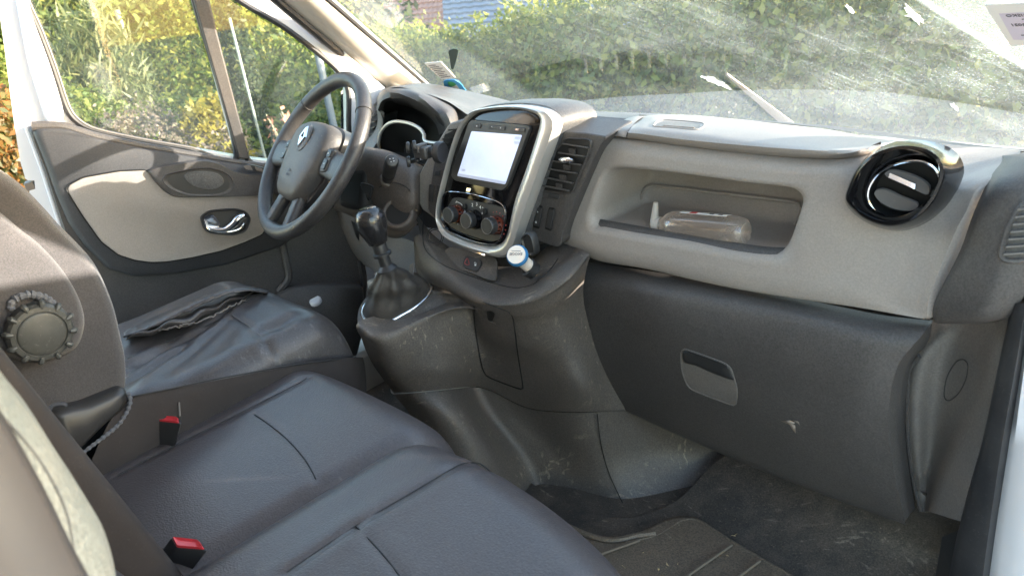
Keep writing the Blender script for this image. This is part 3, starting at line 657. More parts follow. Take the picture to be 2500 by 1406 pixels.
# cheek behind the frame on both sides and left vent
LC=Pl((-.2,-.03,.66),(.15,-1,.18))
ck=[(1095,302),(1128,292),(1140,300),(1110,390),(1085,470),(1072,545),(1048,525),(1028,511),(1018,484),(1018,434),(1045,384)]
slab(cr(rnd(LC.pts(ck,.0),.006),70,True),(0,.09,0),'stack_cheek',mat('light cheek plastic',(.19,.178,.165),.5,bump=.3,bscale=800,grain=.15,dust=.2),dash,bevel=.004)
pn=[(1121,306),(1138,304),(1112,395),(1092,470),(1078,545),(1045,516),(1046,484),(1061,390)]
slab(cr(rnd(LC.pts(pn,.005),.005),60,True),(0,.02,0),'switch_panel',PLD,dash,bevel=.002)
for k in range(5):
    a=LC.on((1098-k*7,318+k*11),.008); b=LC.on((1122-k*6,316+k*11),.008)
    MB().box((a+b)/2,(b-a)/2,LC.n*.005,(0,0,.0016)).build('vent_slat',PLB,dash)
pill([(1085,330),(1120,312),(1100,380),(1075,384)],LC,.006,.002,'vent_recess',PLB,dash,.004)
for q in ([(1048,450),(1059,452),(1056,494),(1046,492)],[(1066,452),(1074,454),(1072,500),(1062,496)],[(1062,418),(1074,416),(1072,430),(1060,430)]):
    pill(q,LC,.008,.003,'switch_blank',PLK,dash,.002)
# ---- right centre vent column
RC=Pl((.05,-.015,.62),(0,-1,.14))
rc=zC([(1322,300),(1345,288),(1480,296),(1638,320),(1590,390),(1540,480),(1470,640),(1420,760),(1350,930),(1325,1010),(1322,1060),(1300,1082),(1200,1052),(1090,1010),(1040,960),(1100,780),(1180,560),(1250,360),(1290,305)])
slab(cr(rnd(RC.pts(rc),.004),110,True),(0,.08,.01),'vent_surround',PLD,dash,bevel=.004)
vo=zC([(1345,350),(1372,340),(1495,346),(1522,356),(1522,385),(1500,450),(1450,570),(1402,690),(1385,702),(1340,702),(1205,688),(1186,672),(1190,640),(1235,520),(1300,410)])
vl=cr(rnd(RC.pts(vo,.001),.004),90,True); c=vl.mean(0)
MB().loft([(vl-c)*1.07+c-RC.n*.001,(vl-c)*1.045+c+RC.n*.003,(vl-c)*1.0+c+RC.n*.002,(vl-c)*.97+c-RC.n*.004]).build('vent_rim',PLD,dash,sharp=60)
MB().loft([vl,(vl-c)*.985+c+RC.n*.0012],False,True).build('vent_recess',PLB,dash)
for a,b in (((1345,372),(1512,398)),((1312,432),(1490,458)),((1268,488),(1462,515)),((1240,542),(1432,572)),((1215,600),(1405,640)),((1192,655),(1380,692))):
    p,q=RC.pts(zC([a,b]),.004); MB().box((p+q)/2,(q-p)/2,RC.n*.006+np.array([0,0,.0012]),np.array([0,.0003,.0014])).build('vent_slat',PLD,dash,bevel=.0006)
for a in ((1400,420),(1362,530),(1335,600),(1310,660)):
    p=RC.on(zC([a])[0],.003); MB().box(p,(.0075,0,0),(0,.002,0),(0,0,.005)).build('vent_link',PLD,dash)
p,q=RC.pts(zC([(1312,478),(1405,486)]),.013); 
MB().tube(cr([p,(p+q)/2,q],8),[.003,.0052,.0062,.0064,.0064,.006,.005,.003],12).build('vent_tab',CHR,dash)
pill(zC([(1185,700),(1345,718),(1325,752),(1200,742)]),RC,.003,.003,'thumbwheel_panel',PLD,dash,.006)
pill(zC([(1232,712),(1305,720),(1298,748),(1228,738)]),RC,.0055,.003,'thumbwheel',PLK,dash,.002)
for q in ([(1155,790),(1195,798),(1168,955),(1125,940)],[(1235,805),(1278,812),(1250,970),(1208,955)]):
    s_=pill(zC(q),RC,.002,.002,'switch_frame',PLB,dash,.003)
    cc=np.mean(q,axis=0); qq=[tuple(cc+(np.array(p)-cc)*.82) for p in q]
    pill(zC(qq),RC,.0055,.004,'switch_blank',PLK,s_,.002)
text('*',RC.on(zC([(1160,842)])[0],.006),(1,0,0),(0,.14,1),.007,PRW,dash,'print'); text('o',RC.on(zC([(1148,905)])[0],.006),(1,0,0),(0,.14,1),.009,PRW,dash,'print')
# shoulder right of the frame up to the screen foot, and the defroster rail
sh=ypatch([[(1345,268,.25),(1385,283,.24),(1415,310,.22),(1425,330,.20)],[(1345,280,.10),(1385,297,.09),(1408,318,.07),(1418,345,.06)],[(1330,320,.03),(1368,330,.02),(1390,345,.01),(1400,360,.0)]],10,10)
MB().grid(sh).build('stack_shoulder',PLT,dash,sharp=60)
p=Y3([(1340,274,.36),(1440,282,.36),(1548,290,.36),(1545,304,.34),(1440,297,.34),(1345,289,.34)]); slab(p,(0,.03,-.012),'defroster_rail',GRD,dash,bevel=.002)
p=Y3([(1380,300,.30),(1480,306,.30),(1540,310,.30),(1520,345,.22),(1440,345,.22),(1400,335,.22)]); slab(p,(0,.03,-.02),'defroster_slot',PLB,dash,bevel=.002)
# ---- tray under the stack
tray=ypatch([[(1015,520,-.02),(1060,575,-.06),(1130,622,-.06),(1215,650,-.05),(1290,640,-.02),(1340,600,.0),(1400,588,.02)],
             [(1020,545,-.05),(1058,598,-.095),(1115,650,-.105),(1200,690,-.105),(1280,690,-.09),(1345,652,-.06),(1410,605,-.0)],
             [(1024,570,-.085),(1056,618,-.125),(1105,672,-.14),(1195,722,-.145),(1285,716,-.135),(1360,660,-.09),(1418,608,-.02)],
             [(1018,575,-.095),(1045,630,-.132),(1095,685,-.15),(1192,733,-.156),(1290,726,-.145),(1370,668,-.10),(1426,612,-.03)],
             [(1012,580,-.098),(1030,645,-.132),(1085,698,-.153),(1185,743,-.162),(1295,738,-.15),(1385,680,-.105),(1438,620,-.035)],
             [(1010,600,-.09),(1020,668,-.12),(1100,715,-.145),(1180,755,-.152),(1295,752,-.145),(1385,694,-.102),(1440,632,-.030)]],40,60)
MB().grid(tray).build('tray',PLA,dash,sharp=70)
TRG=tray
tg=cr(np.array([(px,py) for px,py in zI([(520,60),(512,180),(520,280),(560,345),(640,405),(700,435),(850,492),(1000,540),(1150,570),(1260,550),(1330,500),(1400,430),(1440,370)])]),60)
TR=Pl(at(1200,680,'y',-.100),(.1,-.55,.85))
rim=cr(TR.pts(zI([(655,340),(690,295),(760,300),(920,345),(1010,370),(1020,440),(1000,520),(850,470),(700,415),(660,380)]),.0025),60,True); c=rim.mean(0)
MB().loft([rim-TR.n*.004,rim+TR.n*.0005,(rim-c)*.97+c-TR.n*.0008],False,True).build('switch_plinth',PLA,dash,sharp=40)
hz=rnd(TR.pts(zI([(782,395),(808,345),(905,372),(918,395),(880,458),(790,425)]),.006),.006)
hb=slab(hz,-TR.n*.005,'hazard_switch',PLK,dash,bevel=.0012)
tp=TR.pts(zI([(800,402),(818,368),(830,410)]),.0062); MB().tube(cr(tp,24,True),.0007,5,True).build('hazard_triangle',PRR,hb)
pill(zI([(868,405),(880,408),(878,420),(866,417)]),TR,.0062,.0004,'lock_mark',PRW,hb,.0005,0)
lk=[TR.on(zI([(873,404)])[0],.0062)+TR.n*0+np.array([math.cos(a)*.0028,0,math.sin(a)*.0030]) for a in np.linspace(0,math.pi,9)]
MB().tube(lk,.0005,5).build('lock_mark',PRW,hb)
MB().tube(np.array([on_grid(TRG,q,.0006) for q in tg]),.0011,6).build('tray_groove',PLB,dash)
# round blank left of the stack foot
CB=Pl(at(1065,580,'y',-.085),(.5,-.8,.25)); b=CB.on((1062,578),.001)
for r in (.019,.015): MB().tube([b+r*(math.cos(a)*np.array([.85,.53,0])+math.sin(a)*np.array([-.13,.21,.97])) for a in np.linspace(0,2*np.pi,36,endpoint=False)],.0009,6,True).build('round_groove',PLK,dash)
# lighter socket with its flipped-up cap
SK=np.array([-.30,-.55,.62]); SK/=np.linalg.norm(SK); b=at(1293,655,'y',-.10)
MB().lathe(b-SK*.012,SK,[(.017,0),(.0175,.012),(.0185,.015),(.0185,.017),(.0150,.018),(.0145,.014)],30).build('lighter_socket',PLK,dash,sharp=40)
capo=cr(Y3([(p[0],p[1],-.078) for p in zI([(1200,270),(1190,225),(1215,195),(1245,192),(1268,220),(1285,290),(1280,345),(1240,345),(1215,320)])]),40,True); c=capo.mean(0)
MB().loft([capo+[0,.012,0],capo,(capo-c)*.88+c+[0,-.004,0],(capo-c)*.75+c+[0,.0,0]],True,True).build('lighter_cap',PLK,dash,sharp=50)
# ---- console
con=ypatch([[(1010,640,-.13),(1000,650,-.14),(1035,700,-.15),(1125,722,-.150),(1172,738,-.160),(1270,746,-.157),(1372,700,-.117),(1440,626,-.040)],
            [(1000,740,-.20),(1010,760,-.21),(1060,745,-.17),(1140,738,-.145),(1178,758,-.154),(1274,772,-.150),(1370,732,-.110),(1430,665,-.042)],
            [(876,785,-.325),(930,818,-.325),(1042,778,-.23),(1142,748,-.140),(1180,782,-.143),(1276,802,-.140),(1362,772,-.100),(1424,705,-.035)],
            [(884,830,-.32),(945,860,-.32),(1045,825,-.235),(1148,790,-.135),(1185,820,-.132),(1280,845,-.127),(1366,820,-.092),(1427,748,-.02)],
            [(905,880,-.305),(960,905,-.305),(1060,870,-.23),(1160,850,-.13),(1195,862,-.112),(1288,890,-.098),(1385,880,-.075),(1446,820,.0)],
            [(935,925,-.285),(985,938,-.282),(1078,910,-.22),(1166,900,-.12),(1205,908,-.100),(1300,945,-.08),(1412,945,-.06),(1480,910,.02)],
            [(962,960,-.27),(1010,957,-.265),(1085,950,-.21),(1160,943,-.11),(1200,953,-.09),(1290,995,-.06),(1405,1005,-.04),(1528,1001,.05)]],60,90)
MB().grid(con).build('console',PLA,dash,sharp=75)
low=ypatch([[(960,962,-.262),(1010,959,-.257),(1085,952,-.202),(1160,945,-.102),(1200,955,-.082),(1290,997,-.052),(1405,1007,-.032),(1530,1003,.058),(1640,1020,.12)],
            [(1000,1010,-.25),(1060,1005,-.245),(1130,1005,-.19),(1190,1010,-.10),(1240,1020,-.07),(1325,1065,-.035),(1440,1080,-.01),(1570,1040,.09),(1700,1040,.16)],
            [(1050,1100,-.24),(1110,1095,-.23),(1180,1095,-.18),(1245,1105,-.10),(1295,1125,-.06),(1380,1165,-.03),(1490,1160,.01),(1620,1110,.12),(1760,1080,.21)],
            [(1100,1200,-.23),(1165,1200,-.22),(1225,1195,-.17),(1290,1200,-.10),(1340,1225,-.06),(1430,1258,-.035),(1540,1255,.0),(1690,1185,.13),(1790,1105,.25)],
            [(1130,1250,-.23),(1195,1250,-.22),(1255,1245,-.17),(1320,1245,-.10),(1365,1260,-.065),(1450,1280,-.045),(1560,1275,-.01),(1710,1200,.13),(1810,1115,.25)]],40,80)
MB().grid(low).build('lower_console',PLA,dash,sharp=75)
sm=Y3([(1463,1010,.0),(1468,1060,.005),(1480,1120,.015),(1500,1175,.01),(1530,1235,.0),(1553,1262,-.01)]); sm=cr(sm,20)+np.array([.0,-.006,.002]); MB().tube(sm,.0011,5).build('console_joint',PLB,dash)
# trap door in the console
td=zI([(865,690),(872,662),(890,655),(1080,725),(1120,750),(1135,800),(1165,1030),(1200,1255),(1190,1268),(960,1180),(925,1130),(890,960),(866,780)])
tl=cr(np.array([on_grid(con,q,.0005) for q in cr(np.array(td),64,True)]),64,True); c=tl.mean(0)
MB().tube(tl,.0016,6,True).build('trap_groove',PLB,dash)
tn=np.array([on_grid(con,tuple(np.array((1215,850))*0+q),.0025) for q in [tuple(np.mean(td,axis=0)+(np.array(p)-np.mean(td,axis=0))*.975) for p in cr(np.array(td),64,True)]])
td0=np.mean(td,axis=0); rings=[[on_grid(con,tuple(td0+(np.array(p)-td0)*s),.003) for p in cr(np.array(td),48,True)] for s in (.975,.9,.7,.45,.2)]
trap=MB().loft([np.array(rings[0])+np.array([0,.004,0])]+[np.array(r) for r in rings],False,True).build('trap_door',PLA,dash,sharp=50)
MB().loft([np.array([on_grid(con,p,.0045) for p in cr(np.array(zI(q)),16,True)]) for q in ([(955,730),(1005,745),(985,800),(960,790)],[(965,740),(995,750),(980,785),(967,780)])],False,True).build('trap_latch',PLB,trap,sharp=30)
p=[on_grid(con,q,.0048) for q in zI([(958,795),(985,806),(1012,818)])]; MB().tube(cr(p,8),.0012,6).build('trap_latch_lip',PLA,trap)
# ---- grey passenger panel with its recess
po=[(60,722,.02),(45,690,.012),(50,640,.012),(62,590,.014),(130,430,.02),(200,282,.027),(268,165,.035),(300,143,.04),(500,165,.04),(800,205,.04),(1100,235,.042),(1400,256,.045),(1600,250,.05),(1760,215,.08),(1950,215,.13),(2160,235,.16),(2405,252,.16),(2425,268,.14),(2372,335,.06),(2285,410,.03),(2235,520,.02),(2180,620,.012),(2080,855,.004),(2025,1000,.0),(2015,1090,.0),(2006,1112,.004),(1850,1085,.006),(1650,1050,.006),(1300,1000,.006),(1000,952,.006),(750,900,.008),(500,842,.01),(260,802,.012),(160,765,.014)]
poz=[(x[0],x[1]) for x in po]; pp=np.array([at(*zH([q])[0],'y',w[2]) for q,w in zip(poz,po)])
PO=cr(pp,200,True)
ri=zH([(222,618),(206,575),(206,540),(230,460),(262,370),(300,318),(370,302),(700,336),(1000,377),(1250,405),(1308,430),(1332,475),(1312,560),(1272,680),(1240,740),(1190,776),(1000,762),(700,702),(400,652),(262,626)])
PNL=Pl((0,0,.51),(0,-.22,.03))
RI=cr(PNL.pts(ri,-.001),200,True)
# line both loops up by angle about the recess centre
def by_angle(L,c,n):
    a=np.unwrap(np.arctan2(L[:,2]-c[2],(L[:,0]-c[0]))); 
    if a[-1]<a[0]: L=L[::-1]; a=np.unwrap(np.arctan2(L[:,2]-c[2],L[:,0]-c[0]))
    return a,L
c=RI.mean(0)
def resamp(L,w):
    """points of loop L at matching fractions measured from the lowest-left corner"""
    k=np.argmin(L[:,0]+L[:,2]*.6); L=np.roll(L,-k,0)
    if np.cross(L[10]-L[0],L[50]-L[0])[1]<0: pass
    return L
PO=resamp(PO,0); RI=resamp(RI,0)
# corner matched: split both loops at four corners
def corner_param(L,cs,n):
    idx=[int(np.argmin(np.linalg.norm(L-c,axis=1))) for c in cs]; out=[]
    for i in range(len(idx)):
        a,b=idx[i],idx[(i+1)%len(idx)]
        if b<=a: b+=len(L)
        seg=np.array([L[k%len(L)] for k in range(a,b+1)]); out.append(cr(seg,n[i]+1)[:-1])
    return np.concatenate(out)
hp=lambda q,y:at(*zH([q])[0],'y',y)
nn=[40,70,40,70]
PO=corner_param(PO,[hp((50,700),.012),hp((290,145),.04),hp((1780,215),.08),hp((2010,1112),.0)],nn)
RI=corner_param(RI,[hp((225,610),.0),hp((330,308),.02),hp((1300,425),.02),hp((1235,745),.0)],nn)
c=RI.mean(0); inn=(RI-c)*np.array([.975,1,.95])+c
loops=[PO+[0,.05,0],PO+[0,.004,0],PO*.97+RI*.03+[0,-.0035,0]]
for s,h in ((.10,-.006),(.3,-.010),(.55,-.010),(.8,-.007),(.92,-.004)): loops.append(PO*(1-s)+RI*s+[0,h*.6,0])
# carry the surface on the panel plane rather than the chord between rim and rear corners
for i in range(3,len(loops)):
    L=loops[i]; base=.0+(L[:,2]-.51)*.03/.22-.0035; far=np.clip((L[:,0]-.66)/.12,0,1)
    w_=float(np.clip((.10,.3,.55,.8,.92)[i-3]/.35,0,1))*1.0; w_=w_*w_*(3-2*w_)
    L[:,1]=L[:,1]*(1-w_)+w_*(base+far*far*.10)
loops+= [RI+[0,.0,0],inn+[0,.008,0],inn+[0,.05,0],(inn-c)*np.array([.97,1,.95])+c+[0,.138,0],(inn-c)*np.array([.90,1,.86])+c+[0,  .150,0]]
pan=MB(); pan.loft(loops,False,True); PG=np.array(loops)
pan=pan.build('passenger_panel',GRY,dash,sharp=60)
# rubber lip along the recess floor
lt=zH([(216,572),(300,588),(600,641),(900,694),(1120,724),(1240,730)]); lb=zH([(262,628),(400,655),(700,705),(1000,765),(1120,778),(1195,778)])
LT=cr(PNL.pts(lt,-.016),30); LB=cr(PNL.pts(lb,-.003),30)
mb=MB(); mb.loft([LT+[0,.012,-.03],LT+[0,.003,.0],LT,LB*.5+LT*.5+[0,-.001,.001],LB,LB+[0,.006,-.01]],False,False,False); mb.build('recess_lip',PLD,pan,sharp=50)
# inner ledge at the back of the recess
bk=cr(Y3([(p[0],p[1],.150) for p in zH([(440,640),(450,560),(480,430),(510,400),(560,400),(900,440),(1250,480),(1300,490),(1315,520),(1280,620)])]),40)
MB().tube(bk,.003,8).build('recess_ledge',GRY,pan,sharp=80)
# ---- lidded top compartment
lid=ypatch([[(1530,338,.045),(1560,342,.045),(1680,360,.045),(1856,379,.045),(2017,388,.045),(2098,382,.055),(2150,364,.075)],
            [(1531,335,.03),(1560,337,.03),(1680,352,.03),(1856,370,.03),(2017,381,.03),(2096,376,.04),(2150,359,.07)],
            [(1533,324,.022),(1562,326,.022),(1680,341,.022),(1856,358,.022),(2015,370,.024),(2090,368,.035),(2150,355,.07)],
            [(1540,313,.04),(1575,312,.04),(1690,324,.04),(1856,342,.045),(2010,357,.05),(2085,360,.06),(2150,353,.085)],
            [(1552,298,.10),(1600,293,.10),(1700,302,.10),(1860,318,.10),(2015,336,.11),(2100,346,.12),(2170,348,.13)],
            [(1570,284,.17),(1610,281,.17),(1700,283,.17),(1880,301,.18),(2017,317,.18),(2120,335,.19),(2200,346,.19)],
            [(1580,285,.24),(1620,283,.24),(1700,285,.24),(1880,303,.25),(2017,319,.25),(2120,337,.25),(2210,348,.25)]],40,70)
ldo=MB().grid(lid).build('compartment_lid',GRY,dash,sharp=70)
ch=ypatch([[(1486,331,.04),(1500,333,.035),(1515,334,.032),(1528,336,.032)],[(1490,322,.04),(1503,322,.034),(1518,322,.03),(1530,325,.03)],
           [(1506,303,.10),(1520,300,.09),(1538,300,.08),(1550,300,.08)],[(1530,290,.17),(1545,286,.16),(1560,284,.15),(1572,285,.15)],[(1545,286,.24),(1560,284,.24),(1570,284,.24),(1582,286,.24)]],16,10)
MB().grid(ch).build('lid_cheek',GRY,dash,sharp=70)
ho=[on_grid(lid,q,.001) for q in cr(np.array(zH([(532,82),(560,56),(620,52),(800,68),(795,92),(750,102),(640,92),(545,86)])),40,True)]
MB().tube(ho,.0016,6,True).build('lid_handle_rim',GRY,ldo)
MB().loft([np.array([on_grid(lid,q,.0012) for q in cr(np.array(zH(z)),30,True)]) for z in ([(548,80),(570,62),(620,58),(782,71),(778,88),(745,95),(640,87)],[(580,78),(600,68),(640,66),(740,76),(730,84),(650,82)])],False,True).build('lid_handle',GRD,ldo,sharp=40)
p=[on_grid(lid,q,.002) for q in zH([(585,80),(660,86),(750,93)])]; MB().tube(cr(p,10),.0016,6).build('lid_handle_edge',GRY,ldo)
g0=Y3([(1525,338,.055),(1680,359,.055),(1856,379,.055),(2017,390,.055),(2100,384,.065),(2150,366,.085)]); g0=cr(g0,40); mb=MB(); mb.loft([g0+[0,0,.012],g0+[0,0,-.012]],False,False,False); mb.build('lid_gap',PLB,dash)
# dark band between lid and windscreen, right dash end
rb=ypatch([[(1560,281,.30),(1800,293,.30),(2010,312,.29),(2150,332,.28),(2240,345,.27),(2400,362,.25),(2520,372,.22)],
           [(1560,282,.42),(1800,291,.42),(2010,306,.40),(2150,322,.38),(2240,335,.36),(2400,356,.33),(2520,366,.30)],
           [(1560,286,.52),(1800,297,.52),(2010,312,.50),(2150,328,.46),(2240,341,.44),(2400,362,.40),(2520,376,.36)]],12,40)
MB().grid(rb).build('screen_ledge',PLT,dash,sharp=70)
# ladder shaped defroster grille at the foot of the screen, seen as a reflection in the glass
dz=lambda x,o=0: .632-.055*np.clip((x+.1)/.5,0,1)+o
dg=lambda y0,y1,x0,x1,o=0: [[(x,y,dz(x,o)) for x in np.linspace(x0,x1,24)] for y in np.linspace(y0,y1,4)]
MB().grid(dg(.515,.555,-.56,.42)).build('defroster_slot',PLB,dash,solid=.003)
for k in range(16):
    x=-.36+k*.05; MB().box((x,.535,dz(x,.003)),(.0028,.004,0),(-.005,.020,0),(0,0,.0012)).build('defroster_bar',GRY,dash)
MB().grid(dg(.470,.514,-.60,.62,-.002)).build('defroster_rail',GRY,dash,solid=.003)
MB().grid([[(x,y,dz(x,-.002)) for x in np.linspace(-.80,.80,30)] for y in (.556,.60,.64)]).build('screen_base',PLT,dash,solid=.004)
re_=ypatch([[(2410,372,.26),(2460,374,.24),(2510,372,.22),(2580,372,.20)],[(2447,382,.165),(2470,382,.14),(2510,380,.12),(2580,378,.12)],[(2447,394,.14),(2465,400,.08),(2510,398,.06),(2580,398,.06)],
            [(2415,437,.05),(2440,440,.02),(2500,440,.005),(2580,440,.02)],[(2377,520,.018),(2395,520,.0),(2480,520,-.015),(2570,520,.0)],[(2345,610,.008),(2362,612,-.008),(2450,620,-.025),(2540,620,-.01)],
            [(2305,690,.0),(2320,695,-.014),(2420,705,-.03),(2510,700,-.015)],[(2280,745,.0),(2292,752,-.012),(2400,765,-.028),(2488,745,-.012)],[(2278,780,.004),(2290,786,-.004),(2400,787,-.012),(2475,770,-.004)],[(2282,786,.03),(2292,790,.03),(2400,790,.02),(2470,775,.02)]],40,24)
MB().grid(re_).build('dash_end',PLD,dash,sharp=70)
dm=[on_grid(re_,q,.001) for q in cr(np.array(zK([(566,415),(570,380),(590,320),(625,262),(660,240),(680,250),(670,420),(620,428),(585,428)])),40,True)]
MB().tube(dm,.004,8,True).build('side_vent_rim',PLD,dash)
dmi=np.array(dm); c=dmi.mean(0); MB().loft([dmi,(dmi-c)*.9+c+[0,.001,0]],False,True).build('side_vent_recess',PLB,dash)
for k in range(7):
    y=268+k*23; a=on_grid(re_,zK([(618-k*7,y)])[0],.004); b=on_grid(re_,zK([(660,y-6)])[0],.004)
    MB().box((a+b)/2,(b-a)/2,(0,.004,0),(0,0,.0011)).build('vent_slat',GRD,dash)
# ---- round vent
so_=zH([(1555,470),(1570,400),(1600,330),(1660,250),(1750,195),(1870,175),(1990,185),(2090,225),(2140,280),(2155,340),(2140,400),(2090,500),(2020,570),(1930,620),(1830,640),(1720,620),(1630,570),(1575,520)])
fc=zH([(1563,465),(1580,395),(1620,315),(1690,240),(1785,198),(1890,185),(1980,200),(2045,240),(2075,300),(2068,370),(2025,465),(1955,545),(1865,592),(1770,602),(1670,570),(1605,520)])
il=zH([(1605,455),(1625,390),(1665,315),(1735,255),(1820,222),(1900,212),(1965,222),(2022,258),(2048,310),(2042,370),(2000,455),(1940,520),(1860,562),(1775,570),(1690,545),(1630,505)])
cr_=zH([(1672,440),(1690,385),(1740,325),(1820,285),(1900,268),(1965,272),(2020,300),(2050,350),(2045,415),(2005,475),(1940,530),(1860,562),(1775,565),(1710,530),(1680,485)])
N=96
S=cr(Y3([(p[0],p[1],.022) for p in so_]),N,True); Fc=cr(Y3([(p[0],p[1],-.026) for p in fc]),N,True); I=cr(Y3([(p[0],p[1],-.022) for p in il]),N,True); Ch=cr(Y3([(p[0],p[1],.004) for p in cr_]),N,True)
rv=MB().loft([S+[0,.02,0],S,S*.6+Fc*.4+[0,-.006,0],S*.15+Fc*.85+[0,-.005,0],Fc+[0,-.003,0],Fc*.5+I*.5+[0,-.006,0],I,I*.6+Ch*.4+[0,.004,0],Ch+[0,.004,0],Ch+[0,.03,0]],False,True).build('round_vent',GLS,dash,sharp=70)
MB().tube(Ch,.0022,8,True).build('vent_ring',CHR,rv)
c=Ch.mean(0); MB().loft([(Ch-c)*.97+c+[0,.002,0],(Ch-c)*.9+c+[0,.016,0]],False,True).build('vent_barrel',PLB,rv)
GRF=mat('vent flap plastic',(.17,.16,.155),.45,dust=.2)
def flap(px,y0,y1,name,m,th):
    L=cr(Y3([(p[0],p[1],y0) for p in zH(px)]),30,True); return MB().loft([L+[0,0,-th],L+[0,-.0006,0],L+[0,.004,th]],True,True).build(name,m,rv,sharp=40,bevel=.0008)
flap([(1705,440),(1715,425),(1760,420),(1850,460),(1935,495),(1930,518),(1880,530),(1800,515),(1735,480)],.006,.02,'vent_flap',GRF,.0012)
flap([(1760,335),(1790,320),(1850,328),(1940,360),(1995,400),(1995,440),(1985,446),(1880,400),(1790,360)],.002,.02,'vent_flap',GRF,.0012)
p,q=Y3([(*zH([(1785,345)])[0],-.008),(*zH([(1928,408)])[0],-.008)]); MB().box((p+q)/2,(q-p)/2,(0,.002,.0035),(0,-.0025,.0015)).build('vent_tab',CHR,rv,bevel=.0008)
# ---- glovebox
gb=ypatch([[(1438,640,.035),(1600,664,.035),(1800,700,.035),(2000,738,.035),(2150,768,.035),(2277,783,.04)],
           [(1430,656,.020),(1600,681,.010),(1800,717,.008),(2000,756,.008),(2140,786,.008),(2266,800,.012)],
           [(1422,695,-.004),(1600,716,-.020),(1800,753,-.024),(2000,795,-.024),(2120,826,-.022),(2230,842,-.010)],
           [(1430,770,-.005),(1610,790,-.028),(1800,832,-.032),(1990,882,-.03),(2105,912,-.026),(2192,892,-.012)],
           [(1447,838,.002),(1620,872,-.015),(1800,925,-.018),(1980,978,-.016),(2085,1008,-.012),(2170,990,-.005)],
           [(1478,915,.02),(1635,965,.012),(1810,1025,.012),(1980,1085,.012),(2085,1122,.014),(2175,1110,.012)],
           [(1522,998,.052),(1655,1058,.055),(1820,1128,.056),(1985,1193,.056),(2090,1233,.056),(2209,1274,.04)],
           [(1530,1003,.07),(1662,1060,.09),(1825,1128,.10),(1990,1192,.10),(2095,1230,.10),(2211,1276,.07)]],60,70)
glove=MB().grid(gb).build('glovebox_door',PLD,dash,sharp=70)
gs=ypatch([[(2266,800,.012),(2271,794,.05),(2276,788,.09)],[(2230,842,-.010),(2248,838,.03),(2264,838,.08)],[(2192,892,-.012),(2212,886,.02),(2226,884,.06)],[(2170,990,-.005),(2195,992,.025),(2210,990,.06)],[(2175,1110,.012),(2198,1108,.035),(2214,1106,.07)],[(2209,1274,.04),(2222,1255,.055),(2234,1240,.08)]],30,8)
MB().grid(gs).build('glovebox_side',PLD,dash,sharp=70)
hz_=zJ([(890,22),(900,6),(918,6),(1085,66),(1118,88),(1132,118),(1152,195),(1146,262),(1130,266),(940,192),(905,140),(892,80)])
hr_=np.array([on_grid(gb,q,.0008) for q in cr(np.array(hz_),60,True)]); 
MB().tube(hr_,.0016,6,True).build('glovebox_handle_rim',GRD,glove)
c2=np.mean(hz_,axis=0)
lo=[np.array([on_grid(gb,tuple(c2+(np.array(p)-c2)*s),o) for p in cr(np.array(hz_),48,True)]) for s,o in ((.985,.0022),(.9,.0022),(.6,.0022),(.3,.0022))]
MB().loft(lo,False,True).build('glovebox_handle_recess',GRD,glove,sharp=60)
fz=zJ([(897,20),(912,10),(1083,70),(1112,90),(1126,120),(1136,150),(1040,118),(960,82),(905,66)]); c2=np.mean(fz,axis=0)
lo=[np.array([on_grid(gb,tuple(c2+(np.array(p)-c2)*s),o) for p in cr(np.array(fz),48,True)]) for s,o in ((1,.002),(1,.006),(.93,.0085),(.5,.0088))]
MB().loft(lo,False,True).build('glovebox_handle',PLK,glove,sharp=50)
sc_=[np.array([on_grid(gb,q,.0022) for q in zJ(z)]) for z in ([(1360,342),(1400,338),(1425,350),(1410,362)],[(1395,352),(1425,362),(1428,398),(1412,380)],[(1412,336),(1440,344),(1448,362),(1436,352)])]
mb=MB()
for s in sc_: mb.add(s,[(0,1,2,3)])
mb.build('scuff_mark',mat('scuffed plastic',(.24,.20,.165),.8),glove,solid=.0006)
# kick panel at the right end
kp=ypatch([[(2270,780,.12),(2310,782,.10),(2360,785,.09),(2425,785,.06),(2475,770,.03)],[(2262,815,.10),(2300,810,.085),(2345,810,.085),(2405,830,.055),(2462,830,.02)],
           [(2222,890,.08),(2250,880,.07),(2310,880,.085),(2385,890,.05),(2440,900,.01)],[(2210,985,.08),(2235,985,.07),(2290,985,.09),(2360,1000,.05),(2420,1000,.01)],
           [(2217,1090,.09),(2240,1090,.08),(2275,1090,.10),(2325,1090,.05),(2392,1100,.005)],[(2230,1180,.10),(2245,1180,.09),(2262,1180,.10),(2290,1180,.05),(2365,1195,.0)],
           [(2240,1240,.10),(2248,1248,.09),(2258,1249,.08),(2270,1249,.05),(2345,1272,.0)]],36,30)
MB().grid(kp).build('kick_panel',GRD,dash,sharp=75)
ko=[on_grid(kp,q,.001) for q in cr(np.array(zJ([(2125,200),(2140,130),(2180,65),(2215,52),(2236,80),(2225,150),(2190,215),(2150,245),(2128,235)])),40,True)]
MB().tube(ko,.0007,5,True).build('round_groove',PLK,dash)
kf=[on_grid(kp,q,.002) for q in zJ([(2010,35),(1965,95),(1952,250),(1958,450),(1985,640),(2020,765)])]; MB().tube(cr(kf,30),.004,8).build('kick_panel_edge',PLD,dash)
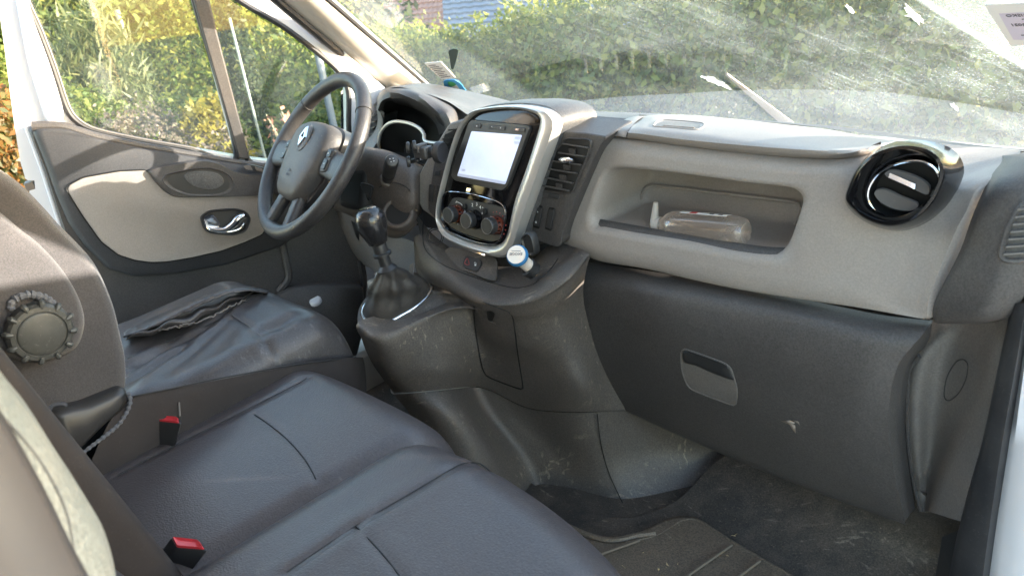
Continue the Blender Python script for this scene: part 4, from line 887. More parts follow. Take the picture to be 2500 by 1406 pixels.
# knee panel under the column
kn=ypatch([[(700,560,.06),(800,505,.03),(850,520,.02),(920,560,.02),(1010,590,-.0)],[(720,600,.06),(810,545,.03),(850,560,.02),(925,600,.02),(1015,620,-.02)],[(760,640,.08),(835,600,.04),(875,610,.03),(930,640,.0),(1010,660,-.06)],[(800,680,.10),(855,640,.07),(895,650,.05),(940,680,-.02),(1005,700,-.1)]],16,20)
MB().grid(kn).build('knee_panel',GRD,dash,sharp=70)
p=[on_grid(kn,q,.003) for q in zB([(770,1165),(830,1200),(825,1310),(805,1280)])]; MB().add(p,[(0,1,2,3)]).build('knee_slot',PLB,dash,solid=.001)
# ------------------------------------------------------------------ driver's door, ajar
th=math.radians(20)
DR=Pl((-.80,.12,0),(math.cos(th),-math.sin(th),0)); DN=DR.n; DH=np.array([-math.sin(th),-math.cos(th),0])   # DH points from hinge to latch
dd=thing('driver_door','white driver door ajar with grey inner panel and two panes','door',(-.9,-.2,-.1))
outer=[(45,-90),(20,-90),(-6,-60),(0,40),(13,131),(25,229),(36,311),(49,393),(62,437),(68,441),(84,441),(86,462),(72,466),(70,480),(92,515),(120,545),(150,580),(185,640),(220,760),(250,960),(700,900),(880,800),(925,640),(950,420),(960,300),(948,262),(940,215),(800,90),(694,0),(610,-90)]
mainw=[(33,-90),(62,0),(98,82),(131,170),(157,249),(172,280),(195,302),(229,318),(327,340),(458,363),(578,384),(474,0),(452,-90)]
quart=[(478,-90),(503,0),(604,388),(700,400),(780,402),(850,400),(851,300),(849,217),(820,168),(700,72),(575,-5),(500,-90)]
holed(DR.pts(outer,.0),[DR.pts(mainw,0),DR.pts(quart,0)],-DN*.055,'door_shell',WHI,dd,bevel=.004)
# raised inner flange of the window frame, latch side
fl_=[(26,-90),(64,130),(92,230),(118,302),(140,305),(157,285),(140,215),(116,140),(85,55),(45,-90)]
slab(cr(DR.pts(fl_,.0),60,True),DN*.016,'frame_flange',WHI,dd,bevel=.006)
ed=[DR.on(q,.004) for q in ((64,310),(80,350),(100,405),(118,460),(150,560))]; MB().tube(cr(ed,20),.006,8).build('weld_edge',WHI,dd)
MB().tube(cr(DR.pts(mainw,.004),120,True),.0085,8,True).build('window_seal',RUB,dd)
MB().tube(cr(DR.pts([tuple(np.array(p)+np.array([7,-3])) for p in mainw],.009),120,True),.0028,6,True).build('window_bead',GRD,dd)
MB().tube(cr(DR.pts(quart,.004),110,True),.0075,8,True).build('window_seal',RUB,dd)
slab(DR.pts([(460,-90),(490,-90),(510,0),(611,391),(583,387),(472,0)],.022),-DN*.045,'window_divider',PLD,dd,bevel=.004)
slab(DR.pts(mainw,-.022),-DN*.004,'window_glass',GSD,dd,bevel=0)
slab(DR.pts(quart,-.022),-DN*.004,'quarter_glass',GSD,dd,bevel=0)
# plastic lining: sill, raised field, lower field
trim=[(69,306),(80,302),(150,302),(186,312),(230,326),(330,348),(460,370),(590,393),(660,402),(800,415),(850,560),(880,640),(886,700),(872,790),(850,930),(300,950),(225,800),(166,588),(124,460),(108,409),(85,353)]
tr=cr(rnd(DR.pts(trim,.0),.008),140,True); c=tr.mean(0)
MB().loft([tr-DN*.003,tr+DN*.02,(tr-c)*.985+c+DN*.028],False,True).build('door_lining',PLD,dd,sharp=50)
up=[(71,307),(85,303),(150,303.5),(186,315),(230,329),(330,351),(460,373),(590,396),(660,404),(800,418),(820,500),(690,600),(555,645),(420,668),(325,674),(262,656),(205,600),(165,545),(135,475),(112,410),(90,353)]
ur=cr(rnd(DR.pts(up,.026),.006),160,True); c=ur.mean(0)
MB().loft([ur-DN*.006,(ur-c)*.985+c+DN*.012,(ur-c)*.965+c+DN*.024,(ur-c)*.93+c+DN*.030],False,True).build('upper_lining',mat('slate lining',(.034,.034,.037),.55,bump=.35,bscale=900,grain=.25,dust=.08,dcol=(.16,.15,.14)),dd,sharp=60)
# soft rolled sill on top of the lining
sill=[DR.on(q,.04) for q in ((78,309),(150,309),(190,320),(235,334),(330,354),(460,376),(590,398),(700,410))]
MB().tube(cr(sill,40),np.linspace(.012,.006,40),10).build('door_sill_roll',PLD,dd)
ins=[(164,462),(168,453),(205,434),(290,419),(358,416),(375,440),(398,465),(420,479),(450,482),(535,481),(640,477),(652,550),(640,572),(600,590),(540,612),(470,628),(410,638),(370,640),(330,635),(290,622),(248,590),(205,530),(172,478)]
ir=cr(rnd(DR.pts(ins,.058),.006),140,True); c=ir.mean(0)
MB().loft([ir-DN*.008,ir,(ir-c)*.99+c+DN*.002],False,True).build('door_insert',GRY,dd,sharp=50)
gr=(ir-c)*1.012+c-DN*.0005; MB().tube(gr,.0022,6,True).build('insert_groove',PLB,dd)
# armrest bridge with the pull recess
arm=[(357,416),(380,407),(409,401),(474,391),(505,390),(530,396),(572,417),(605,424),(650,426),(700,430),(700,470),(640,477),(535,480),(450,481),(420,478),(398,464),(375,439)]
ar=cr(rnd(DR.pts(arm,.060),.005),120,True); c=ar.mean(0)
MB().loft([ar-DN*.014,ar+DN*.004,(ar-c)*.96+c+DN*.012],False,True).build('armrest',PLD,dd,sharp=60)
cup=zF([(938,90),(965,62),(1040,44),(1110,30),(1220,30),(1300,62),(1330,110),(1325,142),(1290,168),(1200,180),(1080,176),(1000,150),(955,120)])
cu=cr(DR.pts(cup,.074),70,True); c=cu.mean(0)
MB().loft([(cu-c)*1.06+c-DN*.004,(cu-c)*1.03+c+DN*.002,cu+DN*.001,(cu-c)*.9+c-DN*.001,(cu-c)*.8+c-DN*.001]).build('pull_rim',PLD,dd,sharp=70)
MB().loft([(cu-c)*.9+c+DN*.0005,(cu-c)*.6+c+DN*.0007],False,True).build('pull_recess',PLK,dd)
bw=cr(DR.pts(zF([(1050,72),(1085,50),(1160,42),(1240,55),(1280,90),(1270,125),(1220,148),(1140,140),(1085,115)]),.0755),50,True); c=bw.mean(0)
MB().loft([bw,(bw-c)*.96+c+DN*.0018,(bw-c)*.6+c+DN*.0024],False,True).build('pull_cup',PLT,dd,sharp=40)
# window switches
sw=slab(rnd(DR.pts([(590,404),(612,402),(648,411),(650,422),(622,419)],.075),.003),-DN*.01,'switch_pod',PLK,dd,bevel=.002)
for q in ([(594,406),(611,404),(618,417),(601,414)],[(622,408),(640,412),(643,420),(626,417)]):
    slab(rnd(DR.pts(q,.079),.002),-DN*.004,'window_switch',GRD,sw,bevel=.001)
# inner release handle
hb=zF([(1146,310),(1165,285),(1205,266),(1330,255),(1400,270),(1432,308),(1425,350),(1405,385),(1370,402),(1320,410),(1200,396),(1165,370)])
hh=cr(DR.pts(hb,.062),70,True); c=hh.mean(0)
MB().loft([hh-DN*.004,hh+DN*.003,(hh-c)*.96+c+DN*.007,(hh-c)*.88+c+DN*.006,(hh-c)*.84+c+DN*.001],False,True).build('handle_bezel',PLK,dd,sharp=60)
bl=cr(DR.pts(zF([(1162,315),(1185,300),(1215,292),(1235,310),(1250,330),(1258,350),(1245,372),(1215,375),(1180,365)]),.066),50,True); c=bl.mean(0)
MB().loft([bl,(bl-c)*.8+c-DN*.0008,(bl-c)*.4+c-DN*.0014],False,True).build('handle_bowl',CHR,dd,sharp=180)
lv=[DR.on(zF([q])[0],o) for q,o in (((1195,372),.068),((1250,378),.072),((1300,370),.077),((1340,340),.081),((1365,312),.083),((1400,297),.080))]
MB().tube(cr(lv,24),np.interp(np.linspace(0,1,24),[0,.3,.75,1],[.005,.007,.012,.009]),12).build('release_lever',CHR,dd,sharp=180)
lw=[DR.on(zF([q])[0],.068) for q in ((1240,384),(1310,388),(1370,372),(1395,340))]; MB().tube(cr(lw,16),.0055,10).build('release_lever_lip',CHR,dd,sharp=180)
# map pocket at the front and lower mouldings
pk=[(655,745),(672,722),(700,704),(760,694),(885,692),(890,790),(860,905),(640,900)]
pr=cr(rnd(DR.pts(pk,.05),.02),80,True); c=pr.mean(0)
MB().loft([pr-DN*.03,pr+DN*.004,(pr-c)*.96+c+DN*.012],False,True).build('door_pocket',PLD,dd,sharp=60)
MB().tube(cr(DR.pts([(690,590),(700,640),(705,680),(680,712)],.038),16),.010,8).build('pocket_fold',PLD,dd)
sp=DR.on((772,738),.066); MB().lathe(sp,(.2,-.3,.9),[(.017,0),(.017,.008),(.014,.012),(0,.012)],24).build('bottle_cap',WHI,dd)
MB().tube(cr(DR.pts([(880,635),(888,690),(878,770),(862,835)],.03),16),.010,8).build('door_seal',RUB,dd)
# latch
MB().box(DR.on((74,453),-.02),DN*.018,DH*.010,np.array([0,0,.010])).build('latch',mat('latch steel',(.2,.17,.14),.5,metal=.6),dd,bevel=.002)
# door mirror seen through the quarter glass
mg=np.array([at(*q,'x',-1.12) for q in ((832,222),(848,216),(856,225),(858,330),(846,345),(833,335))])
mr=slab(rnd(mg,.008),(-.02,.05,0),'wing_mirror',GRD,dd,bevel=.004)
slab(rnd((mg-mg.mean(0))*.85+mg.mean(0)+[.004,-.006,0],.006),(0,.004,0),'mirror_glass',CHR,mr,bevel=0)

# ------------------------------------------------------------------ seats
def sstep(a,b,x): t=np.clip((x-a)/(b-a),0,1); return t*t*(3-2*t)
def cushion(x0,x1,yb,yc,zf,name,m,parent,seams,build=True,skew=0.,crown=.012,r=.09,drop=.24,er=.07,nx=90,ny=150,skirt=.16,tilt=.02,extra=None):
    """seat cushion: crowned top, rolled front edge and rolled sides, with pressed seams"""
    u=np.linspace(0,1,nx); 
    Ltop=yc-yb; Larc=r*math.pi/2; L=Ltop+Larc+drop; s=np.linspace(0,1,ny)*L
    U,S=np.meshgrid(u,s,indexing='ij')
    A=np.clip((S-Ltop)/r,0,math.pi/2); dn=np.clip(S-Ltop-Larc,0,None)
    Yy=np.where(S<Ltop,yb+S,yc+r*np.sin(A)); Zz=zf-tilt*(1-S/Ltop).clip(0,1)-r*(1-np.cos(A))-dn
    xa=x0(Yy) if callable(x0) else x0; xb=x1(Yy) if callable(x1) else x1
    X=xa+(xb-xa)*U; w=(xb-xa)
    Yy=Yy-skew*np.clip(U-.3,0,1)**2*np.clip(S/Ltop,0,1)**2
    dl=np.minimum(X-xa,xb-X); e=np.clip(1-dl/er,0,1)
    Zs=-er*.95*(1-np.sqrt(np.clip(1-e*e,0,1))); Zz=Zz+Zs+crown*(1-(2*U-1)**2)*np.cos(A)
    Yy=Yy-.03*np.clip(np.abs(2*U-1)-.5,0,1)**2*np.sin(A)*2
    for f in seams: Zz=Zz+f(X,Yy,Zz,A)
    if extra is not None: Zz=Zz+extra(X,Yy)
    G=np.stack([X,Yy,Zz],2); lo=G[:1].copy(); lo[:,:,2]=np.minimum(lo[:,:,2]-skirt,lo[:,:,2]); hi=G[-1:].copy(); hi[:,:,2]-=skirt
    G=np.concatenate([lo,G,hi]); 
    if not build: return G
    mb=MB(); mb.grid(G); return mb.build(name,m,parent,sharp=180),G
def seam_pts(G,qs,n=50,off=.0006): return cr(np.array([on_grid(G,q,off) for q in qs]),n)
def press(P,depth=.0035,w=.006,puff=.0):
    P=np.asarray(P)
    def f(X,Y,Z,A):
        sh=X.shape; q=np.stack([X.ravel(),Y.ravel()],1); d=np.full(len(q),9.)
        for p in P: d=np.minimum(d,((q-p[:2])**2).sum(1))
        d=np.sqrt(d).reshape(sh); return -depth*np.exp(-(d/w)**2)+puff*np.exp(-((d-.02)/.015)**2)
    return f
bench=thing('passenger_bench','black leatherette two seat passenger bench with red buckle','bench',(.2,-.7,-.06))
zp=lambda qs,z:cr(np.array([at(*q,'z',z) for q in qs]),60)
xsep=lambda y: np.interp(y,[-.95,-.45],[.135,.172])
def seamed(qss,prm,*a,**k):
    k0=dict(k); k0.pop('extra',None); G0=cushion(*a[:-1],[],build=False,**k0)
    return cushion(*a[:-1],[press(seam_pts(G0,q,70),*p) for q,p in zip(qss,prm)],**k)
sA=zp([(260,1172),(400,1100),(560,1021),(640,980),(700,950),(735,932),(748,922)],.372); sB=zp([(620,1010),(665,1042),(708,1079),(745,1122),(768,1155),(780,1190)],.378)
QA=[(285,1160),(400,1100),(560,1021),(640,980),(700,950),(735,932),(748,923)]; QB=[(622,1012),(665,1042),(708,1079),(745,1122),(766,1160),(771,1170)]
cl,GL=seamed([QA,QB],[(.0028,.006,.0012),(.0024,.005,.001)],lambda y:-.262+0*y,lambda y:xsep(y)+.02,-.97,-.505,.382,'cushion',LEA,bench,0,er=.06)
sC=zp([(690,1400),(868,1283),(1000,1205),(1100,1146),(1132,1131),(1170,1131),(1195,1150)],.392); sD=zp([(868,1283),(905,1320),(945,1365),(980,1412)],.392)
QC=[(690,1400),(868,1283),(1000,1205),(1100,1146),(1132,1131),(1170,1131),(1200,1152)]; QD=[(869,1284),(905,1320),(945,1365),(985,1416)]
cl2,GR=seamed([QC,QD],[(.0028,.006,.0012),(.0024,.005,.001)],lambda y:xsep(y)-.022,lambda y:.665+0*y,-.99,-.555,.402,'cushion',LEA,bench,0,er=.085,nx=110,skew=.15)
for Gx,par,qs in ((GL,cl,[(285,1160),(400,1100),(560,1021),(640,980),(700,950),(735,932),(748,923)]),(GL,cl,[(622,1012),(665,1042),(708,1079),(745,1122),(766,1158),(771,1169)]),
                  (GR,cl2,[(700,1396),(868,1283),(1000,1205),(1100,1146),(1132,1131),(1170,1131),(1200,1152)]),(GR,cl2,[(869,1284),(905,1320),(945,1365),(975,1404)])):
    MB().tube(seam_pts(Gx,qs,50,.0003),.0011,5).build('seam',LIN,par)
st=[on_grid(GL,q,.0004) for q in [(230+k*11,1176-k*5.4) for k in range(14)]]
# bench base and backrests
MB().box((.2,-.72,.10),(.44,0,0),(0,.16,0),(0,0,.16)).build('seat_base',PLB,bench,bevel=.01)
def back(x0,x1,yb,zb,yt,zt,th_,name,m,bul=.03,par=None,n=24):
    G=[]
    for v in np.linspace(0,1,n):
        y=yb+(yt-yb)*v; z=zb+(zt-zb)*v; row=[]
        for a in np.linspace(0,2*np.pi,64,endpoint=False):
            cx,sx=math.cos(a),math.sin(a); p=.35
            X=abs(cx)**p*math.copysign(1,cx); Yv=abs(sx)**p*math.copysign(1,sx)
            row.append(((x0+x1)/2+(x1-x0)/2*X, y-th_/2+th_/2*Yv+(bul*(abs(X)**3)*(1-.3*v) if Yv>0 else 0), z))
        G.append(row)
    return MB().loft(G,True,True).build(name,m,par,sharp=180)
back(-.205,.145,-.865,.33,-.985,.86,.13,'backrest',SKT,.02,bench)  # near-black cloth stands in for shade on the middle backrest
back(.15,.64,-.885,.33,-1.035,.70,.13,'backrest_panel',LEA,.0,bench)
# lit upper bolster of the near backrest
P0=lambda q,x:at(*q,'x',x)
bp=[(-90,760),(0,905),(60,980),(130,1090),(175,1158),(205,1212),(228,1285),(238,1350),(236,1420),(215,1520)]
G=[]
for s,x,o in zip(np.linspace(0,1,9),(.30,.34,.40,.46,.52,.57,.60,.62,.63),(-.10,-.045,-.015,-.003,.0,-.004,-.014,-.035,-.08)):
    row=cr(np.array([P0(q,.52) for q in bp]),40); row[:,0]=x; row[:,1]+=o; G.append(row)
ob=MB().grid(np.array(G)).build('backrest',LEL,bench,sharp=180,label='pale lit upper bolster of the near backrest')
for dq in ((0,1010,60,1075,120,1160,165,1260,190,1406),):
    qs=[(dq[i],dq[i+1]) for i in range(0,len(dq),2)]
    MB().tube(cr(np.array([on_grid(np.array(G),q,.0004) for q in qs]),40),.0009,5).build('seam',LIN,ob)
nb=cr(np.array([at(*q,'x',.66) for q in ((-60,900),(0,985),(60,1085),(130,1215),(185,1330),(240,1430),(280,1500))]),30)
nb2=nb+np.array([.02,-.02,-.02]); mb=MB(); mb.loft([nb+[-.02,-.012,-.01],nb+[-.004,-.001,0],nb+[.008,-.006,0],nb+[.016,-.03,-.01],nb+[.02,-.10,-.03]],False,False,False); mb.build('backrest_side',mat('satin back shell',(.028,.025,.025),.35),bench,sharp=180)
# stitched edge of the cover where backrest meets cushions
ed=[np.array([-.2+.35*t,-.862-.012*t,.352+.005*t]) for t in np.linspace(0,1,12)]
def buckle(q_tl,q_tr,q_br,q_bl,z,parent,foot,name='belt_buckle'):
    T=np.array([at(*q,'z',z) for q in (q_tl,q_tr,q_br,q_bl)]); c=T.mean(0); ft=np.asarray(foot,float)
    lo=(T-c)*1.0+ft
    t=np.linspace(0,1,6)[:,None,None]; loops=[T*(1-k)+lo*k for k in np.linspace(0,1,6)]
    R=[rnd(l,.006) for l in loops]; b=MB().loft([ (R[0]-c)*.9+c+[0,0,.002]]+R,True,True).build(name,PLK,parent,sharp=40)
    q=rnd((T-c)*.86+c+[0,0,.0026],.004); MB().loft([q-[0,0,.003],q,(q-c)*.9+c+[0,0,.0028],(q-c)*.6+c+[0,0,.0012]],False,True).build('release_button',RED,b,sharp=35)
    return b
buckle((414,1313),(492,1322),(508,1346),(428,1340),.395,bench,(.045,-.895,.30))
# ---- driver's seat
ds=thing('driver_seat','worn black driver seat with torn cover and round recline knob','seat',(-.48,-.6,-.06))
d1=zp([(300,882),(400,838),(500,797),(560,765),(600,735),(652,716)],.44); d2=zp([(567,768),(610,797),(660,838)],.445)
def wr(X,Y):
    w=np.exp(-((X+.40)/.10)**2-((Y+.66)/.09)**2); a=np.sin((X*.8+Y)*62+6*np.sin(X*14))*.006*w
    return a-.018*np.exp(-((X+.44)/.11)**2-((Y+.62)/.12)**2)+.004*np.sin(X*40+Y*23)*np.exp(-((Y+.7)/.1)**2)-.012*np.exp(-((X+.31)/.02)**2-((Y+.45)/.06)**2)
dc,GD=cushion(lambda y:-.725+0*y,lambda y:-.242+0*y,-.82,-.415,.452,'cushion',LEW,ds,[press(d1,.006,.008,.004),press(d2,.003,.006,.002)],er=.075,crown=.0,nx=120,extra=wr,skirt=.02,drop=.04)
MB().tube(seam_pts(GD,[(312,876),(400,838),(500,797),(560,765),(600,735),(648,718)],50,.0004),.0013,5).build('seam',LIN,dc)
MB().tube(seam_pts(GD,[(567,769),(610,797),(658,838)],30,.0006),.0011,5).build('seam',THR,dc)
# bolster panel and cloth skirt on the right flank
skp=lambda r: [at(p[0],p[1],'x',p[2]) for p in r]
sk=patch([skp(r) for r in [[(290,1003,-.215),(330,968,-.212),(420,950,-.210),(560,922,-.210),(700,897,-.212),(800,880,-.214),(862,872,-.222),(886,872,-.262)],
      [(270,1025,-.212),(325,992,-.208),(420,970,-.206),(560,945,-.206),(700,920,-.208),(800,905,-.212),(868,892,-.222),(890,886,-.262)],
      [(240,1085,-.205),(300,1062,-.203),(420,1040,-.202),(560,1012,-.202),(700,980,-.204),(800,960,-.208),(872,935,-.222),(894,925,-.262)],
      [(200,1185,-.20),(290,1172,-.20),(430,1140,-.20),(570,1100,-.20),(700,1060,-.20),(800,1040,-.205),(874,1010,-.222),(896,1000,-.262)]]],20,60)
sks=MB().grid(sk).build('seat_skirt',SKT,ds,sharp=180)
pl=[on_grid(sk,q,.003) for q in ((330,966),(420,948),(500,930),(620,908),(700,893),(800,880),(869,872))]; MB().tube(cr(pl,40),.0014,6).build('skirt_hem',LIN,sks)
MB().tube(cr([on_grid(sk,q,.003) for q in ((437,982),(438,1000),(439,1015))],6),.0016,5).build('loose_thread',THR,sks)
# torn flap of the cover along the outer bolster
tf=[(300,818),(360,800),(420,770),(480,742),(540,718),(600,708),(655,714)]
t_=zpatch([[(302,820,.455),(380,794,.463),(460,757,.475),(540,721,.485),(600,709,.478),(655,713,.455)],[(303,812,.440),(380,780,.465),(460,745,.480),(545,712,.489),(600,703,.478),(655,711,.45)],
           [(303,806,.43),(380,772,.45),(460,738,.462),(545,707,.468),(600,699,.46),(655,709,.44)]],10,50)
t_=t_+np.random.default_rng(3).normal(size=t_.shape)*.0008
MB().grid(t_).build('torn_flap',LEW,dc,sharp=180,solid=.003)
fo=zpatch([[(305,833,.448),(400,806,.452),(470,788,.452),(540,752,.452),(620,718,.450)],[(310,826,.456),(390,797,.464),(470,772,.466),(540,742,.464),(620,714,.456)],[(318,822,.452),(400,790,.457),(470,762,.462),(545,733,.462),(622,711,.455)]],12,50)
fo[:,:,2]+=.004*np.sin(np.linspace(0,26,50))[None,:]
MB().grid(fo).build('cover_fold',LEW,dc,sharp=180)
fr_=cr(np.array([at(*q,'z',.457) for q in ((375,806),(430,798),(480,786),(530,765),(570,745),(600,733))]),60)+np.random.default_rng(5).normal(size=(60,3))*.0018
MB().tube(fr_,.0016,5).build('frayed_edge',THR,dc)
# backrest, side seen from the passenger door
bo=[(-120,380),(-40,398),(30,440),(62,466),(110,515),(150,560),(195,605),(235,652),(262,705),(285,765),(300,830),(311,880),(312,930),(303,968),(255,990),(190,1010),(120,1020),(20,1010),(-120,980)]
bs=cr(np.array([at(*q,'x',-.245) for q in bo]),110,True); c=bs.mean(0)
mb=MB(); mb.loft([(bs-c)*.86+c+[.004,0,0],(bs-c)*.965+c+[.0,0,0],bs+[-.012,0,0],bs+[-.03,.006,.0],bs+[-.42,.006,0],(bs-c)*.96+c+[-.45,0,0]],True,True)
bk=mb.build('backrest',FAB,ds,sharp=180)
lo=[(-120,470),(-20,505),(50,560),(100,600),(150,655),(185,710),(204,760),(206,800),(190,845),(150,872),(100,885),(40,880),(-30,860),(-120,800)]
ls=cr(np.array([at(*q,'x',-.236) for q in lo]),90,True); c=ls.mean(0)
MB().loft([ls+[-.012,0,0],ls+[-.002,0,0],(ls-c)*.95+c+[.008,0,0],(ls-c)*.86+c+[.013,0,0],(ls-c)*.5+c+[.015,0,0]],False,True).build('side_bolster',FAB,ds,sharp=180)
kc=at(93,806,'x',-.215); kb=MB(); prof=[(.0445,0),(.0445,.014),(.041,.020),(.0345,.021),(.0335,.019),(.0325,.0195),(.0315,.021),(.028,.0225),(0,.0235)]
kn_=MB().lathe(kc,(1,0,-.06),prof,48).build('recline_knob',mat('knob plastic',(.028,.031,.030),.45,dust=.4,dcol=(.2,.2,.19)),ds,sharp=30)
mb=MB()
for i in range(12):
    a=i*2*math.pi/12+.2; d=np.array([0,math.cos(a),math.sin(a)]); t2=np.array([0,-math.sin(a),math.cos(a)])
    mb.tube(cr([kc+d*.037+np.array([.0212,0,0]),kc+d*.0435+np.array([.0195,0,0]),kc+d*.0475+np.array([.010,0,0])],6),[.0025,.0038,.0045,.0048,.004,.0025],8)
mb.build('knob_grip',mat('knob plastic light',(.036,.040,.039),.45,dust=.4,dcol=(.2,.2,.19)),kn_)
co=cr(np.array([at(*q,'x',-.217) for q in ((25,755),(32,735),(55,722),(85,720),(115,730),(140,752),(155,780),(162,800))]),60)
co=co+np.stack([.0006*np.sin(np.arange(60)*2.2),0*co[:,0],.0006*np.cos(np.arange(60)*2.2)],1)
MB().tube(co,.0055+.0012*np.sin(np.arange(60)*1.6),8).build('drawstring',ROP,ds)
# plastic side valance with hinge cover and cords
va=[(118,1012),(150,996),(200,985),(250,965),(290,950),(308,952),(312,968),(300,990),(250,1035),(205,1080),(170,1115),(150,1100),(128,1060)]
vs=cr(np.array([at(*q,'x',-.222) for q in va]),70,True); c=vs.mean(0)
MB().loft([vs+[-.03,0,0],vs+[-.006,0,0],(vs-c)*.93+c+[.010,0,0],(vs-c)*.7+c+[.016,0,0]],False,True).build('side_valance',PLK,ds,sharp=180)
for qs in (((120,1000),(128,990),(145,986),(163,988)),((312,958),(318,975),(312,1000),(290,1035),(255,1065),(215,1095),(185,1120))):
    k=60; q=cr(np.array([at(*p,'x',-.205) for p in qs]),k); MB().tube(q,.0032+.0008*np.sin(np.arange(k)*1.7),7).build('drawstring',ROP,ds)
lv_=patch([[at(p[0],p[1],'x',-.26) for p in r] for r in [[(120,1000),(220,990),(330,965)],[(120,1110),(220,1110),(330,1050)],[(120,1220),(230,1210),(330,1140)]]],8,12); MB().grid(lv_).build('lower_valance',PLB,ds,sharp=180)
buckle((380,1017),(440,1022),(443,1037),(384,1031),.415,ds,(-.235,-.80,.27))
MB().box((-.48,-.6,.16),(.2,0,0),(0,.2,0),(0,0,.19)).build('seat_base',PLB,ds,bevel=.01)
# headrest-less top is outside the picture; floor mats
fm=thing('floor_mat','dusty black rubber floor mat with pale ribs in front of the bench','floor mat',(.45,-.25,-.07))
mm=zpatch([[(1180,1130,-.055),(1350,1270,-.055),(1500,1320,-.050),(1640,1268,-.05),(1700,1268,-.05),(1750,1300,-.05),(1930,1406,-.05),(2100,1500,-.05)],
           [(1150,1190,-.055),(1330,1330,-.055),(1480,1385,-.052),(1600,1360,-.05),(1680,1375,-.05),(1760,1400,-.05),(1900,1470,-.05),(2050,1560,-.05)],
           [(1100,1300,-.055),(1300,1440,-.055),(1450,1480,-.055),(1560,1480,-.055),(1680,1480,-.055),(1760,1510,-.055),(1880,1560,-.055),(2000,1640,-.055)]],24,50)
mo=MB().grid(mm).build('mat_sheet',MATF,fm,sharp=180,solid=.006)
for a,b in (((1640,1432),(1786,1330)),((1770,1432),(1855,1368)),((1440,1362),(1562,1318))):
    MB().tube(cr([at(*a,'z',-.040),at((a[0]+b[0])/2,(a[1]+b[1])/2,'z',-.040),at(*b,'z',-.040)],8),.003,6).build('mat_rib',mat('worn rib',(.15,.12,.09),.75),mo)
eg=cr(np.array([at(*q,'z',-.046) for q in ((1300,1215),(1350,1265),(1420,1300),(1480,1320),(1530,1322),(1600,1308),(1640,1285),(1668,1270),(1700,1270),(1740,1292),(1800,1330),(1930,1405))]),70)
MB().tube(eg,.0035,6).build('mat_edge',MATF,mo)
wv=cr(np.array([at(*q,'z',-.040) for q in ((1290,1222),(1340,1262),(1400,1290),(1450,1310),(1500,1318),(1560,1306),(1600,1300))]),40); MB().tube(wv,.006,6).build('mat_edge',MATF,mo)
# carpeted floor and toe board
flr=zpatch([[(1050,1000,-.06),(1300,1180,-.06),(1480,1262,-.06),(1640,1230,-.05),(1780,1108,.0),(2000,1100,.1),(2250,1200,.15),(2420,1240,.15)],
            [(1100,1150,-.06),(1300,1260,-.06),(1480,1290,-.06),(1650,1265,-.055),(1850,1200,-.02),(2050,1230,.02),(2250,1290,.04),(2420,1320,.04)],
            [(1100,1300,-.06),(1300,1350,-.06),(1480,1380,-.06),(1680,1350,-.06),(1900,1330,-.045),(2080,1350,-.03),(2250,1370,-.03),(2420,1390,-.03)],
            [(1100,1500,-.06),(1300,1500,-.06),(1480,1500,-.06),(1700,1500,-.06),(1900,1500,-.06),(2080,1500,-.06),(2250,1500,-.06),(2420,1500,-.06)]],30,50)
MB().grid(flr).build('carpet',TOE,van,sharp=180)
cb=MB()
for i in range(46):
    q=(random.uniform(1490,1800),random.uniform(1290,1400)); p=at(*q,'z',-.0475); r=random.choice((.0012,.0015,.002,.0045)) if i>3 else .005
    d=RNG.normal(size=(6,3))*r; cb.add([p+x*[1,1,.5] for x in d],[(0,1,2),(0,2,3),(0,3,4),(1,2,5),(2,3,5),(3,4,5)])
o=cb.build('crumbs',mat('pale crumbs',(.5,.38,.2),.8),None); o['kind']='stuff'; o['label']='pale crumbs scattered on the dusty floor mat'; o['category']='crumbs'

# ------------------------------------------------------------------ steering wheel and column
wc=np.array([-.472,-.202,.714]); wa,wb=.706,-.141
wnm=np.array([math.sin(wb)*math.cos(wa),-math.cos(wb)*math.cos(wa),math.sin(wa)]); wu=np.cross(wnm,[0,0,1.]); wu/=np.linalg.norm(wu); wv_=np.cross(wu,wnm)*1.0
wv_=np.cross(wnm,wu)*-1.0
if wv_[2]<0: wv_=-wv_
if wu[0]<0: wu=-wu                                             # wu to the van's right, wv_ up the wheel
sw_=thing('steering_wheel','dark grey three spoke steering wheel with diamond emblem','steering wheel',tuple(wc))
W=lambda x,y,h=0: wc+wu*x+wv_*y+wnm*h
WHL=mat('worn wheel rim',(.030,.029,.031),.42,bump=.4,bscale=520,bmix='leather',grain=.25,dust=.25,dcol=(.16,.145,.13),dscale=12)
a=np.linspace(0,2*np.pi,120,endpoint=False)
MB().tube([W(.185*math.cos(t),.185*math.sin(t)) for t in a],.0165+.0018*np.cos(4*a)*0,16,True).build('rim',WHL,sw_,sharp=180)
for t in (math.radians(38),math.radians(142)):
    p=W(.185*math.cos(t),.185*math.sin(t)); d=-wu*math.sin(t)+wv_*math.cos(t); rr=wu*math.cos(t)+wv_*math.sin(t)
    MB().tube([p+.0168*(rr*math.cos(q)+wnm*math.sin(q)) for q in np.linspace(0,2*np.pi,30,endpoint=False)],.0009,5,True).build('rim_joint',PLB,sw_)
